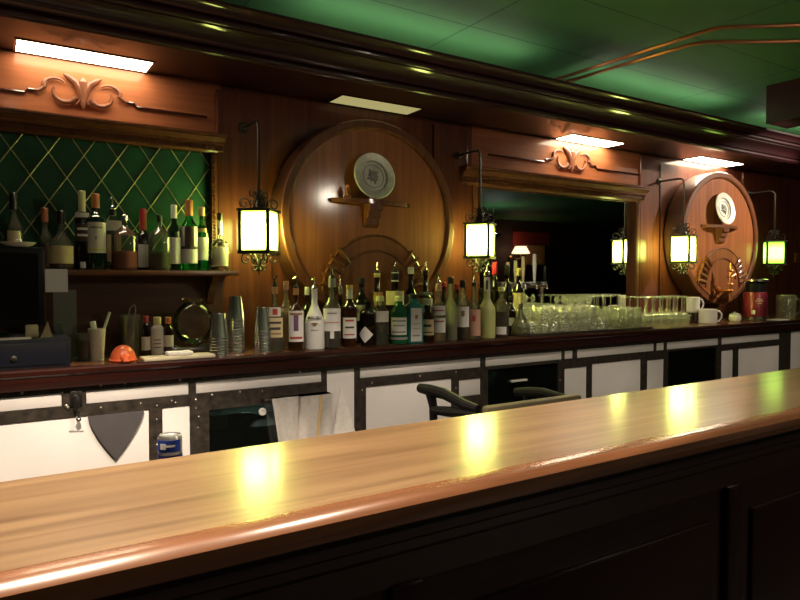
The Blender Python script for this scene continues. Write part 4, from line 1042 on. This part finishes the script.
# small stemmed glasses lying on top of the upper tier
bm = bmn(); lathe(bm, [(.001, 0), (.030, .001), (.030, .003), (.005, .008), (.004, .045), (.018, .060), (.030, .085), (.030, .11), (.029, .11), (.028, .086), (.001, .058)], 16)
cg_ = build('cordial_glass', bm, 'rocks', 40)
for k, u in enumerate((3.33, 3.405, 3.48, 3.555)):
    c = cg_.copy(); C.objects.link(c); c.rotation_euler = (PI/2, 0, rng.uniform(-.3, .3)); c.location = (u, 3.20, ZT+.165+.031); tag(c, 'small stemmed glass lying on its side on top of the stacked rocks glasses', 'glass', 'cordial glasses on top')
C.objects.unlink(cg_); bpy.data.objects.remove(cg_)
# wine glasses upside down
wg = thing('wine_glass', 'wine glass standing upside down in the row right of the tray', 'glass', (0, 0, 0), 0, 'inverted wine glasses')
bm = bmn(); lathe(bm, [(.0285, .001), (.031, 0), (.040, .045), (.038, .070), (.026, .092), (.008, .104), (.001, .104), (.001, .1005), (.0065, .100), (.024, .0895), (.0362, .069), (.0382, .045), (.0285, .001)], 22, caps=False); part('bowl', bm, 'tumbler', wg)
bm = bmn(); lathe(bm, [(.008, .103), (.0045, .115), (.0042, .19), (.007, .205), (.012, .210)], 12); part('stem', bm, 'tumbler', wg)
bm = bmn(); lathe(bm, [(.012, .209), (.034, .214), (.037, .217), (.036, .220), (.001, .221)], 22); part('foot', bm, 'tumbler', wg)
spots = []
for c_ in range(9):
    u = 3.99+.088*c_; spots.append((u, 2.96)); spots.append((u+.03, 3.06)); spots.append((u-.02, 3.16))
spots = [s for s in spots if s[0] < 4.62 and not (s[1] < 3.0 and s[0] > 4.5)]
for k, (u, Y) in enumerate(spots):
    if k == 0: wg.location = (u, Y, CZ)
    else: dup(wg, (u, Y, CZ))
for (u, Y) in ((3.64, 3.21), (3.73, 3.215), (3.82, 3.215), (3.91, 3.215)):
    dup(wg, (u, Y, ZT), 'wine glass standing upside down behind the highball glasses')['group'] = 'wine glasses behind the tumblers'

# mugs, sugar bowl, thermos at the far right of the counter
def mug(x, Y, wpx, ztop_px, zb, lb, mat='white', name='coffee_mug', hside=1, hsc=1.0):
    p = at(x, 310, Y); r = wpx/2*depth(p.x, Y)/FPX; H = at(x, ztop_px, Y).z-zb
    t = thing(name, lb, 'mug', (p.x, Y, zb))
    bm = bmn(); lathe(bm, [(.001, 0), (r*.9, 0), (r, .008), (r, H-.002), (r*.97, H), (r*.92, H-.003), (r*.9, .01), (.001, .008)], 26); part('body', bm, mat, t)
    d = Vector((math.cos(YAW), -math.sin(YAW), 0))*hside
    pts = [d*(r*.97)+Vector((0, 0, H*.84)), d*(r*1.35)+Vector((0, 0, H*.86)), d*(r*1.62)+Vector((0, 0, H*.66)), d*(r*1.58)+Vector((0, 0, H*.38)), d*(r*1.3)+Vector((0, 0, H*.18)), d*(r*.97)+Vector((0, 0, H*.16))]
    bm = bmn(); tube(bm, pts, .0065*hsc, 8); part('handle', bm, mat, t); return t
MZ = CZ
p_ = at(692, 316, 3.10)
t = thing('sauce_pot', 'dark brown little pot under the white mug', 'pot', (p_.x, 3.10, CZ))
bm = bmn(); lathe(bm, [(.001, 0), (.042, 0), (.045, .01), (.045, .075), (.040, .085), (.001, .085)], 22); part('body', bm, 'g_brown', t)
mug(693, 3.10, 12.5, 297, CZ+.085, 'white coffee mug raised on a brown pot at the wine glasses')
mug(708, 2.99, 17, 309, CZ, 'wide white mug beside the sugar bowl', hside=1)
p_ = at(735, 318, 3.0); t = thing('sugar_bowl', 'small white sugar bowl with a dark lid left of the red thermos', 'bowl', (p_.x, 3.0, CZ))
bm = bmn(); lathe(bm, [(.001, 0), (.035, 0), (.045, .012), (.048, .035), (.042, .055), (.001, .055)], 24); part('body', bm, 'white', t)
bm = bmn(); lathe(bm, [(.043, .055), (.044, .060), (.03, .068), (.008, .072), (.009, .082), (.001, .084)], 24); part('lid', bm, 'labelg', t)
p_ = at(755, 316, 3.0); dd = depth(p_.x, 3.0); r = 11*dd/FPX; H = at(755, 279, 3.0).z-CZ
t = thing('thermos', 'red insulated thermos with black lid and steel base', 'thermos', (p_.x, 3.0, CZ))
bm = bmn(); lathe(bm, [(r*.9, 0), (r*.95, .004), (r*.95, H*.10)], 28); part('base_ring', bm, 'steel', t)
bm = bmn(); lathe(bm, [(r*.95, H*.10), (r, H*.12), (r, H*.64), (r*.94, H*.68), (r*.8, H*.69)], 28); body_ = part('body', bm, 'thermos', t)
bm = bmn(); lathe(bm, [(r*.80, H*.69), (r*.84, H*.70), (r*.86, H*.90), (r*.7, H*.93)], 28); lid = part('lid', bm, 'black', t)
bm = bmn(); lathe(bm, [(r*.70, H*.93), (r*1.06, H*.94), (r*1.06, H*.985), (r*.95, H)], 28); part('lid_rim', bm, 'steel', lid)
tw = math.atan2(-3.0, -p_.x)
for z0, z1, hf in ((.46, .50, 22), (.505, .54, 14), (.41, .435, 12)):
    bm = bmn(); strip(bm, r+.0004, tw+.35, math.radians(hf), H*z0, H*z1); part('emblem', bm, 'labelp', t)
bm = bmn(); strip(bm, r+.0004, tw-.15, math.radians(9), H*.16, H*.26); part('emblem', bm, 'labelw', t)
p_ = at(763, 319, 2.95); bm = bmn(); box(bm, -.08, .12, -.05, .05, 0, .007); single('paper_stack', bm, 'paper', 'thin stack of white paper right of the red thermos', 'paper', (p_.x+.17, 2.93, CZ), smooth=0)
mug(786, 2.98, 18, 295, CZ, 'clear glass beer mug at the far right end of the counter', 'tumbler', 'beer_mug', 1, .9)
bm = bmn(); p_ = at(797, 243, PY); box(bm, p_.x-.06, p_.x+.10, PY-.016, PY, 1.60, 1.70, .004); single('wall_plaque', bm, 'carve', 'small wooden plaque on the dark wall at the right edge', 'plaque')

# lamps added to brighten the dark cooler interiors
for cab_, x, z_, wt in ((cb, 262, .825, 1.2), (cd, 523, .885, .35)):
    p_ = at(x, 400, 3.12)
    bm = bmn(); box(bm, p_.x-.12, p_.x+.12, 3.10, 3.14, z_-.004, z_+.012); part('cooler_fill', bm, 'whitecap', cab_, True)
    ld = bpy.data.lights.new('cooler_fill', 'AREA'); ld.shape = 'RECTANGLE'; ld.size = .22; ld.size_y = .03; ld.energy = wt; ld.color = (.85, 1, .92)
    lo = bpy.data.objects.new('cooler_fill_light', ld); C.objects.link(lo); lo.parent = cab_; lo.location = Vector((p_.x, 3.12, z_-.012))-Vector(cab_.location)
# bottles inside the glass fronted cooler
for k, (x, z0_, lb) in enumerate(((222, .722, 'pale clear bottle lying at the top of the glass door cooler'), (245, .722, 'dark green bottle lying in the glass door cooler'))):
    p_ = at(x, 415, 3.02)
    bm = bmn(); lathe(bm, [(.001, -.10), (.030, -.10), (.034, -.09), (.034, .02), (.014, .06), (.012, .11), (.001, .11)], 18, axis='X', off=(0, 0, .034))
    single('cooler_bottle', bm, ('label', 'g_dgreen')[k], lb, 'bottle', (p_.x, 3.02, DT-.032-.122), 'bottles in the glass door cooler')
for k, x in enumerate((222, 236, 250)):
    p_ = at(x, 430, 3.06)
    bm = bmn(); lathe(bm, [(.028, 0), (.032, .01), (.032, .16), (.012, .22), (.011, .27), (.001, .27)], 18)
    single('cooler_bottle', bm, ('g_teal', 'g_mgreen', 'liq_green')[k], ('left', 'middle', 'right')[k]+' of the green bottles standing low in the glass door cooler', 'bottle', (p_.x, 3.06, .42), 'bottles in the glass door cooler')
bm = bmn(); box(bm, U(210), U(321), FY+.06, 3.28, .412, .42); part('inner_shelf', bm, 'darksteel', cb, True)
bm = bmn(); p_ = at(263, 412, FY); lathe(bm, [(.018, 0), (.018, -.006), (.015, -.008), (.001, -.008)], 18, axis='Y', off=(p_.x, FY+.010, p_.z)); part('dial', bm, 'labelw', cb, True, label='round white dial')

# ================================================================ FRONT BAR
BZ = 1.07
fb = thing('front_bar', 'long worn wooden bar with glossy top across the foreground', 'bar', (3.0, 1.1, 0))
bm = bmn(); box(bm, -1.6, 9.0, .905, 1.352, BZ-.045, BZ, .004); part('bar_top', bm, 'bartop', fb, True, smooth=0)
bm = bmn(); pr = [(.93, BZ+.0008), (.905, BZ+.0012), (.888, BZ-.002), (.878, BZ-.010), (.874, BZ-.024), (.878, BZ-.038), (.890, BZ-.046), (.93, BZ-.047)]
prism(bm, pr, -1.6, 9.0, 'X'); part('nosing', bm, 'barnose', fb, True)
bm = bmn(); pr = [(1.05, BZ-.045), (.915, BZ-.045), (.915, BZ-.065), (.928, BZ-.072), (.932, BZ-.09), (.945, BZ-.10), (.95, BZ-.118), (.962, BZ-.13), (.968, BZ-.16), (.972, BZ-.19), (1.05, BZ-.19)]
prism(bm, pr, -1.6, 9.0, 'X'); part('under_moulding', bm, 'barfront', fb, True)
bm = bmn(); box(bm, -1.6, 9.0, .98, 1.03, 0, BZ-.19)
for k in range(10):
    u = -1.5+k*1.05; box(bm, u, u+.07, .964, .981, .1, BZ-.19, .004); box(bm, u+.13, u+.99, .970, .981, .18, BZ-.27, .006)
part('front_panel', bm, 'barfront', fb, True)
bm = bmn(); box(bm, -1.6, 9.0, 1.03, 1.62, .86, .885, .003); part('work_shelf', bm, 'darksteel', fb, True)
bm = bmn()
for k in range(5):
    u = -1.5+k*2.6; box(bm, u, u+.05, 1.03, 1.60, 0, .86)
part('shelf_support', bm, 'darksteel', fb, True)
# drinks can on the work shelf
q = at(170, 440, 1.53)
t = thing('drinks_can', 'blue and silver drinks can showing behind the bar top', 'can', (q.x, 1.53, .885)); CH = at(168, 434.5, 1.53).z-.885
bm = bmn(); lathe(bm, [(.021, 0), (.0255, .006), (.0265, .014), (.0265, CH-.008), (.0245, CH-.002), (.0235, CH), (.022, CH-.003), (.001, CH-.004)], 28); part('shell', bm, 'can', t)
tw = math.atan2(-1.53, -q.x)
bm = bmn(); strip(bm, .0265, tw-.25, math.radians(68), CH-.036, CH-.009); part('band', bm, 'blue', t)
bm = bmn(); strip(bm, .0265, tw, math.radians(110), .02, CH-.043); part('band', bm, 'navyblue', t)
bm = bmn(); strip(bm, .0271, tw-.60, math.radians(15), CH-.029, CH-.016); strip(bm, .0271, tw-.05, math.radians(26), CH-.024, CH-.020); part('white_mark', bm, 'labelw', t)

# bar stool with arms behind the bar
def P3(x, y, Y): return at(x, y, Y)
sc = (1.84, 2.10)
st = thing('bar_stool', 'bar stool with curved black arms and tan back behind the bar', 'stool', (sc[0], sc[1], 0))
SZ = .74
bm = bmn(); box(bm, 1.58, 2.10, 1.92, 2.38, SZ-.06, SZ, .02); part('seat', bm, 'tan', st, True)
bm = bmn(); box(bm, 1.60, 2.12, 1.885, 1.925, SZ+.02, .946, .012); part('backrest', bm, 'tan', st, True)
for (xa, ya), (xb, yb), lo_ in (((417, 384), (478, 409), 0), ((513, 388), (578, 400), 1)):
    A = at(xa+3, ya+4, 2.28); Bp = at(xb, yb, 1.93)
    bm = bmn(); mid = A.lerp(Bp, .45)+Vector((0, 0, .012)); m2 = A.lerp(Bp, .18)+Vector((0, 0, .006)); m3 = A.lerp(Bp, .8)+Vector((0, 0, -.002))
    tube(bm, [A, m2, mid, m3, Bp], [.020, .024, .023, .020, .016], 10); arm = part('armrest', bm, 'blackrub', st, True)
    bm = bmn(); pA = A.lerp(Bp, .2); tube(bm, [pA-Vector((0, 0, .008)), pA-Vector((-.006, .01, .06)), (pA.x+.005, pA.y-.02, SZ-.04)], [.022, .018, .014], 8)
    lowz = pA.z-.075
    tube(bm, [(pA.x+.002, pA.y-.012, lowz), A.lerp(Bp, .55)+Vector((0, 0, -.052)), Bp+Vector((0, 0, -.018))], [.018, .022, .014], 8)
    part('arm_support', bm, 'blackrub', st, True)
for sx in (-1, 1):
    for sy in (-1, 1):
        bm = bmn(); tube(bm, [(sc[0]+sx*.18, 2.15+sy*.16, SZ-.06), (sc[0]+sx*.22, 2.15+sy*.20, 0.0)], .015, 8); part('leg', bm, 'blackrub', st, True)
bm = bmn(); tube(bm, [(sc[0]-.21, 1.96, .28), (sc[0]+.21, 1.96, .28)], .010, 8); tube(bm, [(sc[0]-.21, 2.34, .28), (sc[0]+.21, 2.34, .28)], .010, 8); part('foot_rest', bm, 'steel', st, True)

# ================================================================ SEEN IN THE MIRROR
# beer taps on the front bar, beyond the right edge of the view
t = thing('beer_tap_tower', 'beer tap tower with tall pale handles seen only in the mirror', 'beer tap', (5.32, 1.18, BZ))
bm = bmn(); box(bm, -.34, .40, -.06, .06, 0, .03, .004); part('base', bm, 'steel', t)
bm = bmn()
for u in (-.28, .34): tube(bm, [(u, 0, .03), (u, 0, .30)], .03, 14)
tube(bm, [(-.34, 0, .30), (.40, 0, .30)], .04, 14); part('column', bm, 'steel', t)
for k, u in enumerate((-.26, -.14, -.02, .16, .33)):
    bm = bmn(); tube(bm, [(u, .03, .30), (u, .09, .30), (u, .10, .25)], .011, 8); f_ = part('faucet', bm, 'steel', t)
    bm = bmn(); hh_ = (.20, .22, .27, .30, .16)[k]; tube(bm, [(u, .06, .33), (u, .06, .36), (u, .06, .36+hh_*.5), (u, .06, .36+hh_)], [.008, .014, .022, .020], 10); part('tap_handle', bm, ('labely', 'yellowcap', 'labely', 'labelw', 'blackcap')[k], f_)
# wall lamp with lit shade and a picture on the far wall
LX, LY, LZ = 10.93, -4.85, 2.18
t = thing('wall_lamp', 'small lamp with a glowing pleated shade on the far wall, seen in the mirror', 'lamp', (LX, Y0+.03, LZ-.2))
bm = bmn(); lathe(bm, [(.05, 0), (.05, .02), (.02, .03)], 16, axis='Y'); part('wall_plate', bm, 'brass', t)
bm = bmn(); tube(bm, [(0, .02, 0), (0, .25, -.06), (0, .35, -.03), (0, .35, .10)], .012, 8); part('arm', bm, 'brass', t)
bm = bmn(); lathe(bm, [(.22, .08), (.13, .25), (.125, .25), (.215, .08)], 24, cy=.35); part('lamp_shade', bm, 'shade', t)
ld = bpy.data.lights.new('wall_lamp_glow', 'POINT'); ld.energy = 1.6; ld.color = (1, .55, .3); ld.shadow_soft_size = 0
lo = bpy.data.objects.new('wall_lamp_glow', ld); C.objects.link(lo); lo.parent = t; lo.location = (0, .35, .17)
t = thing('framed_picture', 'amber toned framed picture on the far wall, seen in the mirror', 'picture', (11.75, Y0+.03, 2.05))
bm = bmn(); box(bm, -.32, .32, 0, .03, -.25, .25, .006); part('frame', bm, 'gold', t)
bm = bmn(); box(bm, -.27, .27, .028, .034, -.20, .20); part('canvas', bm, 'labelo', t)
